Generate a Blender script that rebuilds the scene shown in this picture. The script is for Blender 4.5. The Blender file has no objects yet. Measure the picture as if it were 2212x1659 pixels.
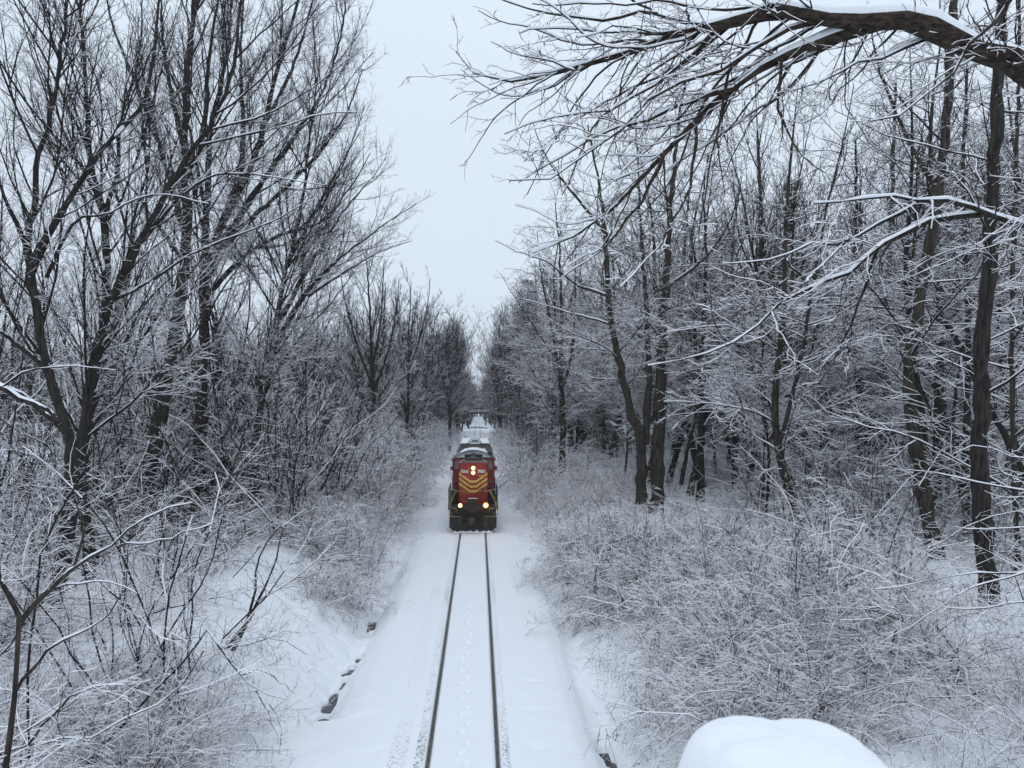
import bpy, math, random
import numpy as np
from mathutils import Matrix, Vector

# ---------------------------------------------------------------- camera, world, light
C = bpy.context.scene.collection
SC = bpy.context.scene
CAM = np.array([0.33, 0.0, 7.63])
F2 = 1661.0                                  # focal length in units of the 2212-wide reading of the photo
PITCH, YAW = math.radians(1.57), math.radians(-2.48)
cd = bpy.data.cameras.new('camera')
cd.sensor_width = 36; cd.lens = 36 * F2 / 2212; cd.clip_end = 3000; cd.clip_start = 0.05
cam = bpy.data.objects.new('camera', cd); C.objects.link(cam)
cam.location = CAM
cam.rotation_euler = (math.pi / 2 + PITCH, 0, YAW)
cd.dof.use_dof = True; cd.dof.focus_distance = 40; cd.dof.aperture_fstop = 6.5
SC.camera = cam
RM = np.array(cam.rotation_euler.to_matrix())

SUN_EL, SUN_AZ = math.radians(66), math.radians(200)
w = bpy.data.worlds.new('World'); SC.world = w; w.use_nodes = True
nt = w.node_tree; nt.nodes.clear()
N = nt.nodes.new; Lk = nt.links.new
sky = N('ShaderNodeTexSky'); sky.sky_type = 'NISHITA'; sky.sun_disc = False
sky.sun_elevation = SUN_EL; sky.sun_rotation = SUN_AZ; sky.dust_density = 4
tc = N('ShaderNodeTexCoord'); noi = N('ShaderNodeTexNoise'); noi.inputs['Scale'].default_value = 1.3
noi.inputs['Detail'].default_value = 5
mapn = N('ShaderNodeMapping'); mapn.inputs['Scale'].default_value = (1, 1, 2.2)
Lk(tc.outputs['Generated'], mapn.inputs['Vector']); Lk(mapn.outputs['Vector'], noi.inputs['Vector'])
rmp = N('ShaderNodeValToRGB')                # the even pale cloud deck
rmp.color_ramp.elements[0].position = .25; rmp.color_ramp.elements[0].color = (6.7, 7.65, 8.85, 1)
rmp.color_ramp.elements[1].position = .75; rmp.color_ramp.elements[1].color = (7.3, 8.25, 9.3, 1)
Lk(noi.outputs['Fac'], rmp.inputs['Fac'])
sx = N('ShaderNodeSeparateXYZ'); Lk(tc.outputs['Generated'], sx.inputs['Vector'])
zr = N('ShaderNodeMapRange'); zr.inputs['From Min'].default_value = .30; zr.inputs['From Max'].default_value = 1.0
zr.inputs['To Min'].default_value = 1.0; zr.inputs['To Max'].default_value = 1.3; Lk(sx.outputs['Z'], zr.inputs['Value'])   # a cloud deck is brightest overhead
zm = N('ShaderNodeMixRGB'); zm.blend_type = 'MULTIPLY'; zm.inputs['Fac'].default_value = 1; Lk(rmp.outputs['Color'], zm.inputs['Color1']); Lk(zr.outputs['Result'], zm.inputs['Color2'])
mx = N('ShaderNodeMixRGB'); mx.inputs['Fac'].default_value = .93
Lk(sky.outputs['Color'], mx.inputs['Color1']); Lk(zm.outputs['Color'], mx.inputs['Color2'])
bg = N('ShaderNodeBackground'); bg.inputs['Strength'].default_value = 0.1
Lk(mx.outputs['Color'], bg.inputs['Color'])
wo = N('ShaderNodeOutputWorld'); Lk(bg.outputs['Background'], wo.inputs['Surface'])

sd = bpy.data.lights.new('sun', 'SUN'); sd.energy = 0.22; sd.angle = math.radians(40); sd.color = (1, .98, .95)
so = bpy.data.objects.new('sun', sd); C.objects.link(so)
so.rotation_euler = (math.pi / 2 - SUN_EL, 0, math.pi - SUN_AZ)

SC.view_settings.view_transform = 'Standard'; SC.view_settings.look = 'None'
SC.view_settings.exposure = 0.12; SC.view_settings.gamma = 1
SC.cycles.max_bounces = 5; SC.cycles.diffuse_bounces = 3; SC.cycles.glossy_bounces = 2
SC.cycles.use_denoising = True; SC.cycles.denoiser = 'OPENIMAGEDENOISE'; SC.cycles.denoising_input_passes = 'RGB_ALBEDO_NORMAL'

def at(px, py, d):
    """the world point seen at reading (px, py), d metres down the line"""
    v = RM @ np.array([(px - 1106) / F2, (829.5 - py) / F2, -1.0])
    return CAM + v * (d / v[1])

# ---------------------------------------------------------------- materials
def mat(name, col, rough=.8, metal=0, spec=.3):
    m = bpy.data.materials.new(name); m.use_nodes = True
    b = m.node_tree.nodes['Principled BSDF']
    b.inputs['Base Color'].default_value = (*col, 1); b.inputs['Roughness'].default_value = rough
    b.inputs['Metallic'].default_value = metal; b.inputs['Specular IOR Level'].default_value = spec
    return m
def nodes(m): return m.node_tree.nodes, m.node_tree.links, m.node_tree.nodes['Principled BSDF']
def noisy(m, c1, c2, scale, detail=5, bump=0, lo=.35, hi=.65, stretch=None, dist=.02):
    n, l, b = nodes(m)
    t = n.new('ShaderNodeTexCoord'); x = n.new('ShaderNodeTexNoise')
    x.inputs['Scale'].default_value = scale; x.inputs['Detail'].default_value = detail
    src = t.outputs['Object']
    if stretch:
        mp = n.new('ShaderNodeMapping'); mp.inputs['Scale'].default_value = stretch
        l.new(src, mp.inputs['Vector']); src = mp.outputs['Vector']
    l.new(src, x.inputs['Vector'])
    r = n.new('ShaderNodeValToRGB'); e = r.color_ramp.elements
    e[0].position = lo; e[0].color = (*c1, 1); e[1].position = hi; e[1].color = (*c2, 1)
    l.new(x.outputs['Fac'], r.inputs['Fac']); l.new(r.outputs['Color'], b.inputs['Base Color'])
    if bump:
        bp = n.new('ShaderNodeBump'); bp.inputs['Strength'].default_value = bump; bp.inputs['Distance'].default_value = dist
        l.new(x.outputs['Fac'], bp.inputs['Height']); l.new(bp.outputs['Normal'], b.inputs['Normal'])
    return m, r, x
M = {}
def snowy(name, c1, c2, scale, amount, spread=.12, stretch=(1, 1, .15), bump=.6):
    """bark with snow caught on every side that faces up, and in specks on the rest"""
    m = mat(name, c1, .95, 0, .15); _, r, x = noisy(m, c1, c2, scale, 6, bump, stretch=stretch, dist=.03)
    n, l, b = nodes(m)
    g = n.new('ShaderNodeNewGeometry'); s = n.new('ShaderNodeSeparateXYZ'); l.new(g.outputs['Normal'], s.inputs['Vector'])
    t = n.new('ShaderNodeTexCoord'); k = n.new('ShaderNodeTexNoise'); k.inputs['Scale'].default_value = 9; k.inputs['Detail'].default_value = 3
    l.new(t.outputs['Object'], k.inputs['Vector'])
    a = n.new('ShaderNodeMath'); a.operation = 'MULTIPLY_ADD'; a.inputs[1].default_value = 1.6; l.new(k.outputs['Fac'], a.inputs[0]); l.new(s.outputs['Z'], a.inputs[2])
    mr = n.new('ShaderNodeMapRange'); mr.inputs['From Min'].default_value = amount; mr.inputs['From Max'].default_value = amount + spread
    l.new(a.outputs[0], mr.inputs['Value'])
    mx = n.new('ShaderNodeMixRGB'); l.new(mr.outputs['Result'], mx.inputs['Fac']); l.new(r.outputs['Color'], mx.inputs['Color1'])
    mx.inputs['Color2'].default_value = (.84, .85, .88, 1); l.new(mx.outputs['Color'], b.inputs['Base Color'])
    return m
M['bark'] = snowy('bark', (.012, .0105, .010), (.050, .043, .038), 14, 1.36)
M['pale_bark'] = snowy('pale_bark', (.020, .017, .015), (.075, .063, .052), 12, 1.36)
M['bough_bark'] = snowy('bough_bark', (.016, .013, .011), (.075, .056, .044), 26, 1.45, stretch=(.35, 1, 1), bump=1.0)
M['twig'] = mat('twig', (.026, .022, .021), .9, 0, .1)
M['twig_brown'] = mat('twig_brown', (.085, .063, .052), .9, 0, .1)
M['twig_snow'] = mat('twig_snow', (.85, .845, .875), .9, 0, .1)
M['needles'] = noisy(mat('needles', (.02, .03, .02), .9), (.014, .022, .018), (.05, .065, .045), 2.5)[0]

ms = mat('snow', (.86, .88, .92), .75, 0, .15); M['snow'] = ms
n, l, b = nodes(ms)
t = n.new('ShaderNodeTexCoord')
x1 = n.new('ShaderNodeTexNoise'); x1.inputs['Scale'].default_value = .55; x1.inputs['Detail'].default_value = 6
x2 = n.new('ShaderNodeTexNoise'); x2.inputs['Scale'].default_value = 9; x2.inputs['Detail'].default_value = 5
l.new(t.outputs['Object'], x1.inputs['Vector']); l.new(t.outputs['Object'], x2.inputs['Vector'])
b1 = n.new('ShaderNodeBump'); b1.inputs['Strength'].default_value = .6; b1.inputs['Distance'].default_value = .14
b2 = n.new('ShaderNodeBump'); b2.inputs['Strength'].default_value = .35; b2.inputs['Distance'].default_value = .02
l.new(x1.outputs['Fac'], b1.inputs['Height']); l.new(x2.outputs['Fac'], b2.inputs['Height'])
l.new(b1.outputs['Normal'], b2.inputs['Normal']); l.new(b2.outputs['Normal'], b.inputs['Normal'])

mg = ms.copy(); mg.name = 'trackside_snow'; M['ground'] = mg
n, l, b = nodes(mg)
t = n.new('ShaderNodeTexCoord'); at_ = n.new('ShaderNodeAttribute'); at_.attribute_name = 'dirt'
k = n.new('ShaderNodeTexNoise'); k.inputs['Scale'].default_value = 22; k.inputs['Detail'].default_value = 4; k.inputs['Roughness'].default_value = .7
l.new(t.outputs['Object'], k.inputs['Vector'])
a = n.new('ShaderNodeMath'); a.operation = 'ADD'; l.new(k.outputs['Fac'], a.inputs[0]); l.new(at_.outputs['Fac'], a.inputs[1])
mr = n.new('ShaderNodeMapRange'); mr.inputs['From Min'].default_value = .94; mr.inputs['From Max'].default_value = 1.06
l.new(a.outputs[0], mr.inputs['Value'])
mx = n.new('ShaderNodeMixRGB'); mx.inputs['Color1'].default_value = (.86, .88, .92, 1); mx.inputs['Color2'].default_value = (.09, .085, .085, 1)
l.new(mr.outputs['Result'], mx.inputs['Fac']); l.new(mx.outputs['Color'], b.inputs['Base Color'])

M['rail'] = noisy(mat('rail_steel', (.05, .045, .04), .55, .2), (.045, .042, .040), (.12, .11, .10), 6, stretch=(3, .6, 1))[0]
M['gravel'] = noisy(mat('gravel', (.06, .06, .06), .9), (.02, .02, .02), (.13, .12, .115), 30, bump=.8)[0]
M['water'] = noisy(mat('stream_water', (.03, .035, .035), .12, 0, .5), (.020, .022, .020), (.075, .075, .07), 9, bump=.5)[0]
M['red'] = noisy(mat('red_paint', (.2, .01, .01), .42, 0, .5), (.19, .011, .010), (.31, .020, .015), 3, bump=.03)[0]
M['yellow'] = noisy(mat('yellow_paint', (.5, .33, .06), .5, 0, .4), (.50, .34, .06), (.68, .49, .12), 5)[0]
M['rail_yellow'] = noisy(mat('handrail_paint', (.4, .28, .08), .5), (.26, .20, .08), (.50, .38, .14), 6)[0]
M['black'] = noisy(mat('black_paint', (.012, .011, .011), .6, 0, .4), (.007, .0065, .006), (.028, .024, .020), 4, bump=.1)[0]
M['iron'] = noisy(mat('grimy_iron', (.04, .036, .033), .6, .3, .4), (.02, .018, .016), (.09, .075, .062), 6, bump=.1)[0]
M['white'] = mat('white_paint', (.7, .7, .68), .5)
M['grey'] = noisy(mat('grey_paint', (.2, .19, .18), .7), (.15, .14, .13), (.26, .245, .23), 2.5, stretch=(1, 1, .3))[0]
M['glass'] = mat('window_glass', (.10, .12, .14), .06, 0, .8)
M['concrete'] = noisy(mat('concrete', (.3, .3, .3), .9), (.16, .16, .17), (.32, .32, .33), 1.5)[0]
def emis(name, col, s):
    m = mat(name, (0, 0, 0)); _, _, b = nodes(m)
    b.inputs['Emission Color'].default_value = (*col, 1); b.inputs['Emission Strength'].default_value = s; return m
M['lamp'] = emis('lit_lens', (1, .72, .34), 6)
M['lamp_orange'] = emis('lit_lens_warm', (1, .66, .25), 6)
M['halo'] = emis('lamp_glow', (1, .42, .10), 1.5)  # orange glow around the lit lenses, painted as an emissive colour

# ---------------------------------------------------------------- objects
def tag(o, label=None, cat=None, group=None, kind=None):
    if label: o['label'] = label
    if cat: o['category'] = cat
    if group: o['group'] = group
    if kind: o['kind'] = kind
    return o
def empty(name, loc=(0, 0, 0), rz=0):
    o = bpy.data.objects.new(name, None); C.objects.link(o); o.location = loc; o.rotation_euler.z = rz
    o.empty_display_size = .1
    return o
def mesh_obj(name, V, Fc, mats, parent=None, mi=None, smooth=None, loc=None):
    """V (n,3) floats; Fc list of (m,k) integer arrays; mi list of matching material indices"""
    me = bpy.data.meshes.new(name)
    if not isinstance(Fc, list): Fc = [Fc]
    Fc = [f for f in Fc]
    nl = sum(f.size for f in Fc); nf = sum(len(f) for f in Fc)
    me.vertices.add(len(V)); me.vertices.foreach_set('co', np.asarray(V, np.float32).ravel())
    me.loops.add(nl); me.polygons.add(nf)
    me.loops.foreach_set('vertex_index', np.concatenate([f.ravel() for f in Fc]).astype(np.int32))
    sz = np.concatenate([np.full(len(f), f.shape[1]) for f in Fc])
    st = np.concatenate([[0], np.cumsum(sz)[:-1]])
    me.polygons.foreach_set('loop_start', st.astype(np.int32))
    if mi is not None: me.polygons.foreach_set('material_index', np.concatenate(mi).astype(np.int32))
    if smooth is not None: me.polygons.foreach_set('use_smooth', np.full(nf, smooth) if np.isscalar(smooth) else np.concatenate(smooth))
    me.update(calc_edges=True)
    for m_ in mats: me.materials.append(m_)
    o = bpy.data.objects.new(name, me); C.objects.link(o)
    if parent is not None: o.parent = parent
    if loc is not None: o.location = loc
    return o

class Acc:
    """collects tube geometry: verts, faces, material index, smooth flags"""
    def __init__(s): s.V, s.F, s.M, s.S, s.n = [], [], [], [], 0
    def add(s, V, F, mi, sm):
        s.V.append(V.astype(np.float32)); s.F.append((F + s.n).astype(np.int32)); s.M.append(mi.astype(np.int8)); s.S.append(np.full(len(F), sm)); s.n += len(V)
    def build(s, name, mats, parent=None, off=None):
        V = np.concatenate(s.V)
        if off is not None: V = V - np.asarray(off, np.float32)
        return mesh_obj(name, V, s.F, mats, parent, s.M, s.S)

_h = np.random.default_rng(5).random((256, 256))
def vn(x, y):
    x = np.asarray(x, float); y = np.asarray(y, float)
    i = np.floor(x).astype(int); j = np.floor(y).astype(int); f = x - i; g = y - j
    f = f * f * (3 - 2 * f); g = g * g * (3 - 2 * g); A = _h
    a, b_, c, d = A[i % 256, j % 256], A[(i + 1) % 256, j % 256], A[i % 256, (j + 1) % 256], A[(i + 1) % 256, (j + 1) % 256]
    return (a * (1 - f) + b_ * f) * (1 - g) + (c * (1 - f) + d * f) * g - .5
def unit(v): return v / (np.linalg.norm(v, axis=-1, keepdims=True) + 1e-9)
def frames(P):
    T = unit(np.gradient(P, axis=1))
    vert = np.abs(T[..., 2]).mean(1) > .8
    Z = np.array([0, 0, 1.0]); X = np.array([1.0, 0, 0])
    S1 = np.cross(T, Z); S2 = X - (T @ X)[..., None] * T
    S = unit(np.where(vert[:, None, None], S2, S1))
    return T, S, np.cross(S, T)
FADE = [.3]; NEAR = [0]
def tubes(acc, P, R, sides, rng, snow=0.0, smooth=False, on=.75, steep=.35):
    """snow = thickness in metres of the ridge lying on top of thin branches (4-sided section only)"""
    n, K, _ = P.shape
    if n == 0: return
    T, S, U = frames(P)
    if sides == 4 and NEAR[0]:
        sc_ = np.clip(P[:, :1, 1] / 25, .5, 1); R = np.where(R < .012, R * sc_, R); snow = snow * sc_
    if sides == 4:
        flat = 1 - T[..., 2] ** 2
        fade = np.interp(P[..., 2], [9, 17], [1, FADE[0]])
        lay = (rng.random((n, K)) < on * fade) & (flat > steep)
        snow = snow * (.4 + .6 * fade)
        lay[:, 1:] |= lay[:, :-1] & (flat[:, 1:] > steep)
        h = np.where(lay, snow * flat * rng.uniform(.5, 1.5, (n, K)), 0)
        wd = R + .25 * h
        r_ = R[..., None]
        V = np.stack([P - S * wd[..., None] + U * (.1 * r_), P - U * r_, P + S * wd[..., None] + U * (.1 * r_), P + U * (r_ + h[..., None])], 2)
        seg = lay[:, :-1] | lay[:, 1:]
        mi = np.stack([np.zeros_like(seg), np.zeros_like(seg), seg, seg], 2)
    elif sides == 3:
        r_ = R[..., None]
        top = rng.random(n) < .5
        s3 = np.where(top, 1.0, -1.0)[:, None, None]
        V = np.stack([P - S * r_ + U * (.45 * r_ * s3), P - U * (r_ * s3), P + S * r_ + U * (.45 * r_ * s3)], 2)
        flat = (1 - T[:, :-1, 2] ** 2 > steep) & (rng.random((n, K - 1)) < on * np.interp(P[:, :-1, 2], [9, 17], [1, FADE[0]]))
        t_ = np.broadcast_to(top[:, None], flat.shape)
        a0 = flat & ~t_; a2 = flat & t_
        mi = np.stack([a0, a0, a2], 2) * (1 if snow > 0 else 0)
    else:
        an = np.arange(sides) / sides * 2 * np.pi
        V = P[:, :, None] + R[..., None, None] * (np.cos(an)[None, None, :, None] * S[:, :, None] + np.sin(an)[None, None, :, None] * -U[:, :, None])
        mi = np.zeros((n, K - 1, sides))
    idx = np.arange(n * K * sides).reshape(n, K, sides)
    a = idx[:, :-1]; b = idx[:, 1:]
    Fq = np.stack([a, b, np.roll(b, -1, 2), np.roll(a, -1, 2)], -1)
    acc.add(V.reshape(-1, 3), Fq.reshape(-1, 4), mi.reshape(-1), smooth)

def snowcap(acc, P, R, th, rng, mi=1):
    """a rounded ridge of snow lying along the top of a bough"""
    n, K, _ = P.shape
    T, S, U = frames(P)
    flat = np.clip((1 - T[..., 2] ** 2 - .58) / .3, 0, 1) * np.clip(1.0 + 2.6 * vn(P[..., 0] * 2.3, P[..., 1] * 2.3 + P[..., 2] * 1.7), 0, 1.35)
    an = np.radians(np.linspace(-68, 68, 7))
    wob = 1 + .35 * (rng.random((n, K)) - .5)
    base = np.where(np.abs(an) > 1.1, .94, 1.0)
    hh = (th * flat * wob)[..., None] * np.cos(an / np.radians(68) * np.pi / 2)[None, None] ** .7
    rad = R[..., None] * np.where(flat[..., None] > .05, base, .85) + hh
    V = P[:, :, None] + rad[..., None] * (np.sin(an)[:, None] * S[:, :, None] + np.cos(an)[:, None] * U[:, :, None])
    idx = np.arange(n * K * 7).reshape(n, K, 7)
    a, b = idx[:, :-1, :-1], idx[:, 1:, :-1]; c, d = idx[:, 1:, 1:], idx[:, :-1, 1:]
    Fq = np.stack([a, d, c, b], -1).reshape(-1, 4)
    acc.add(V.reshape(-1, 3), Fq, np.full(len(Fq), mi), True)

def grow(rng, P0, D0, L, R0, K, wander=.15, up=0.0, tip=.3):
    n = len(P0)
    P = np.empty((n, K, 3)); P[:, 0] = P0; D = D0.copy(); st = (L / (K - 1))[:, None]
    for k in range(1, K):
        D = D + rng.normal(0, wander, (n, 3)); D[:, 2] += up / (K - 1); D = unit(D)
        P[:, k] = P[:, k - 1] + D * st
    R = R0[:, None] * np.linspace(1, tip, K)[None]
    return P, R
def children(rng, P, R, count, tmin, tmax, ang, side=0):
    """points on the parents and directions leaving them; count is an array"""
    n, K, _ = P.shape
    i = np.repeat(np.arange(n), count); m = len(i)
    t = rng.uniform(tmin, tmax, m) * (K - 1); k = np.minimum(t.astype(int), K - 2); f = (t - k)[:, None]
    p = P[i, k] * (1 - f) + P[i, k + 1] * f
    r = R[i, k] * (1 - f[:, 0]) + R[i, k + 1] * f[:, 0]
    T = unit(P[i, k + 1] - P[i, k])
    v = rng.normal(0, 1, (m, 3)); v[:, 2] *= (1 - side)
    v = unit(v - (v * T).sum(1, keepdims=True) * T)
    a = np.radians(rng.uniform(ang[0], ang[1], m))[:, None]
    return i, p, np.cos(a) * T + np.sin(a) * v, t / (K - 1), r
def lens(P): return np.linalg.norm(np.diff(P, axis=1), axis=2).sum(1)
def counts(rng, x): return (x + rng.random(len(x))).astype(int)

def ramify(acc, rng, P, R, levels, snow, twig_min, sides=4, on=.75):
    """grow successive orders of branches off P; each level: dens per metre, ang, length ratio, K, wander, up, tmin, side"""
    cur = (P, R)
    for li, lv in enumerate(levels):
        P, R = cur
        Lp = lens(P)
        c = counts(rng, Lp * lv['dens'] * (1 - lv.get('tmin', .15)))
        i, p, d, t, r = children(rng, P, R, c, lv.get('tmin', .15), .98, lv['ang'], lv.get('side', 0))
        L = np.minimum(Lp[i] * lv['ratio'] * (1.05 - .65 * t), lv.get('max', 99)) * rng.uniform(.55, 1.25, len(i))
        r0 = np.maximum(np.minimum(r * lv.get('rr', .6), L * (.0072 if li == 0 else .0085)), twig_min)
        keep = L > lv.get('min', .12); p, d, L, r0 = p[keep], d[keep], L[keep], r0[keep]
        Q, S = grow(rng, p, d, L, r0, lv.get('K', 4), lv.get('wander', .14), lv.get('up', 0), .35)
        sd_ = sides
        big = r0 > .028
        if sides == 4 and big.any():
            tubes(acc, Q[big], S[big], 6, rng, 0, True)
            snowcap(acc, Q[big], S[big], min(snow * 2.2, .03), rng)
            tubes(acc, Q[~big], S[~big], 4, rng, snow, on=on)
        else: tubes(acc, Q, S, sd_, rng, snow, on=on)
        cur = (Q, S)
    return cur

def spline(pts, K):
    """Catmull-Rom through (m,>=3) points, resampled evenly to K"""
    p = np.asarray(pts, float); q = np.vstack([2 * p[0] - p[1], p, 2 * p[-1] - p[-2]])
    out = []
    for i in range(len(p) - 1):
        t = np.linspace(0, 1, 12, endpoint=False)[:, None]; a, b, c, d = q[i:i + 4]
        out.append(.5 * (2 * b + (c - a) * t + (2 * a - 5 * b + 4 * c - d) * t ** 2 + (3 * b - a - 3 * c + d) * t ** 3))
    o = np.vstack(out + [p[-1:]])
    s = np.concatenate([[0], np.cumsum(np.linalg.norm(np.diff(o[:, :3], axis=0), axis=1))])
    u = np.linspace(0, s[-1], K)
    return np.stack([np.interp(u, s, o[:, j]) for j in range(o.shape[1])], 1)

# ---------------------------------------------------------------- terrain
def prof(x, tab): return np.interp(x, tab[0::2], tab[1::2])
def sm(a, b_, v): t = np.clip((v - a) / (b_ - a), 0, 1); return t * t * (3 - 2 * t)
LN = [-400, 0, -60, .1, -20, .3, -10, .1, -7.0, -.15, -5.5, -.25, -3.0, -.2, -1.8, 0, 0, 0]
LM = [-400, 0, -60, 0, -20, .5, -12, .95, -8.6, 1.3, -7.4, .95, -5.6, .12, -4.5, -.60, -4.05, -.92, -3.7, -.92, -3.4, -.62, -3.1, -.28, -2.7, -.08, -1.8, 0, 0, 0]
LF = [-400, 0, -60, 0, -20, .3, -8, 1.0, -5.2, .45, -4.2, -.1, -3.6, -.32, -3.1, -.25, -2.4, -.06, -1.8, 0, 0, 0]
RN = [0, 0, 1.8, 0, 2.6, -.05, 2.95, -.18, 3.2, -.45, 3.45, -.5, 3.8, -.3, 5.2, .25, 8, 1.2, 12, 1.55, 25, 1.9, 60, 2.5, 400, 3]
RF = [0, 0, 1.8, 0, 2.6, -.08, 3.1, -.2, 3.7, -.05, 6, .9, 9, 1.4, 25, 1.8, 60, 2.4, 400, 3]
def ground_z(x, y, fine=True):
    x, y = np.broadcast_arrays(np.asarray(x, float), np.asarray(y, float))
    xs = x + .35 * vn(y * .22, 3.3) * sm(2.2, 3.4, np.abs(x))       # the ditches wander
    a = sm(19.45, 19.7, y); c = sm(38, 52, y)
    zl = (prof(xs, LN) * (1 - a) + prof(xs, LM) * a) * (1 - c) + prof(xs, LF) * c
    e = sm(24, 42, y)
    zr = prof(xs, RN) * (1 - e) + prof(xs, RF) * e
    z = np.where(x < 0, zl, zr)
    k = sm(1.9, 4.5, np.abs(x))
    z = z + k * (.5 * vn(x * .16, y * .16) * sm(5, 14, np.abs(x)) + .16 * vn(x * .7, y * .7) + .07 * vn(x * 2.1, y * 2.1))
    z = z + .035 * vn(x * .5 + 9, y * .25) + .012 * vn(x * 3, y * 3)
    z = z + (.22 * np.abs(vn(x * 1.6 + 4, y * 1.3)) + .10 * np.abs(vn(x * 3.7, y * 3.1))) * sm(2.9, 3.5, np.abs(x)) * (1 - sm(5.5, 7.5, np.abs(x))) * (y > 19.5)
    if fine:
        z = z + .05 * np.abs(vn(x * 4.3, y * 4.3)) * sm(-4.2, -5, x) * sm(-9, -7, x)
    return z
def ys_list():
    y = -14.0; o = []
    while y < 700:
        o.append(y); y += .5 if y < 13 else (.055 if y < 30 else (.1 if y < 48 else max(.25, (y - 40) * .03)))
    return np.array(o)
YS = ys_list()
XS = np.concatenate([-np.geomspace(420, 14, 44), np.arange(-13, -7.2, .3), np.arange(-7.2, -4.5, .09), np.arange(-4.5, -3.2, .035), np.arange(-3.2, -2.2, .09), np.arange(-2.2, 2.2, .03), np.arange(2.2, 5, .09), np.arange(5, 13, .3), np.geomspace(13.3, 420, 44)])
X, Y = np.meshgrid(XS, YS)
Zg = ground_z(X, Y)
# trenches the wheels keep open along the rails
for s in (-.75, .75):
    dx = np.abs(X - s); Zg = Zg - .07 * (1 - sm(.04, .08, dx)) + .018 * np.exp(-((dx - .16) / .06) ** 2)
Zg += .02 * np.exp(-((X + 1.62) / .07) ** 2) * (Y < 60)
rng = np.random.default_rng(11)
for k in range(58):                          # a fox's line of prints between the rails
    py_ = 15 + k * .52 + rng.normal(0, .05); px_ = .05 * math.sin(k * .3) + (.07 if k % 2 else -.07) - .03
    j0, j1 = np.searchsorted(YS, [py_ - .4, py_ + .4]); sl = (slice(j0, j1), slice(None))
    r2 = ((X[sl] - px_) / .075) ** 2 + ((Y[sl] - py_) / .12) ** 2
    Zg[sl] -= (.055 * np.exp(-r2) - .012 * np.exp(-((np.sqrt(r2) - 1.7) / .5) ** 2))
for px_, py_, a_, b_ in [(1.75, 19.5, .35, .1), (1.75, 21.5, .4, .1), (-2.6, 20.6, .5, .05), (-2.0, 17.4, .3, .08), (1.6, 17.3, .2, .2)]:
    r2 = ((X - px_) / a_) ** 2 + ((Y - py_) / b_) ** 2; Zg -= .05 * np.exp(-r2)
def ditch_x(y): return -3.87 - .35 * vn(y * .22, np.full_like(y, 3.3))
def rditch_x(y): return 3.38 + .08 * (17.5 - y)
def water_z(xf, y):
    q = np.arange(14, 34, .25); z = np.convolve(np.pad(ground_z(xf(q), q), 3, 'edge'), np.ones(7) / 7, 'valid'); return np.interp(y, q, z) - .09
HOLES = [(19.75, 21.5, .33, .06), (21.75, 23.3, .30, .10), (23.6, 24.3, .24, .12), (24.55, 25.4, .22, .12), (25.9, 26.5, .13, .1), (29.2, 30.8, .22, -.05)]
for y0_, y1_, w_, o_ in HOLES:               # where the running water has kept the snow open
    j0, j1 = np.searchsorted(YS, [y0_ - .3, y1_ + .3]); sl = (slice(j0, j1), slice(None)); Ys, Xs = Y[sl], X[sl]
    cx = ditch_x(Ys) + o_ + .2 * vn(Ys * 2.3, Ys * 0 + 1.5); u = (Ys - y0_) / (y1_ - y0_)
    hw = w_ * (.75 + 1.1 * vn(Ys * 3.1, Xs * 3)) * np.sqrt(np.clip(4 * u * (1.02 - u) + (.9 if y0_ < 19.8 else 0) * (u < .5) * (u > 0), 0, 1))
    mk = (1 - sm(0, .05, np.abs(Xs - cx) - hw)) * (hw > .02); Zg[sl] = Zg[sl] * (1 - mk) + (water_z(ditch_x, Ys) - .08) * mk
j0, j1 = np.searchsorted(YS, [16.4, 18.3]); sl = (slice(j0, j1), slice(None)); Ys, Xs = Y[sl], X[sl]
mk = 1 - sm(0, .06, np.abs(Xs - rditch_x(Ys) - .1 * vn(Ys * 2, Ys * 0)) - .09 - .1 * vn(Ys * 4, Xs * 5)); Zg[sl] = Zg[sl] * (1 - mk) + (water_z(rditch_x, Ys) - .08) * mk
dirt = np.zeros_like(X)
def band(x0, x1, v):
    global dirt
    dirt = np.maximum(dirt, v * sm(x0 - .04, x0 + .02, X) * (1 - sm(x1 - .02, x1 + .04, X)))
nearf = (1 - sm(60, 110, Y)) * (.94 + .3 * vn(X * 0 + 2, Y * .35))
band(-.79, -.71, .62); band(.71, .79, .62)
d0 = dirt.copy(); dirt[:] = 0
band(-1.06, -.84, .43); band(.84, 1.04, .41); band(-1.62, -1.2, .37); band(-.66, -.60, .30)
dirt = np.maximum(d0, dirt * nearf)
V = np.stack([X, Y, Zg], -1).reshape(-1, 3); ny, nx = X.shape
idx = np.arange(ny * nx).reshape(ny, nx)
Fq = np.stack([idx[:-1, :-1], idx[:-1, 1:], idx[1:, 1:], idx[1:, :-1]], -1).reshape(-1, 4)
g = mesh_obj('ground', V, Fq, [M['ground']], smooth=True)
at1 = g.data.attributes.new('dirt', 'FLOAT', 'POINT'); at1.data.foreach_set('value', dirt.ravel().astype(np.float32))
tag(g, kind='structure')

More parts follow.
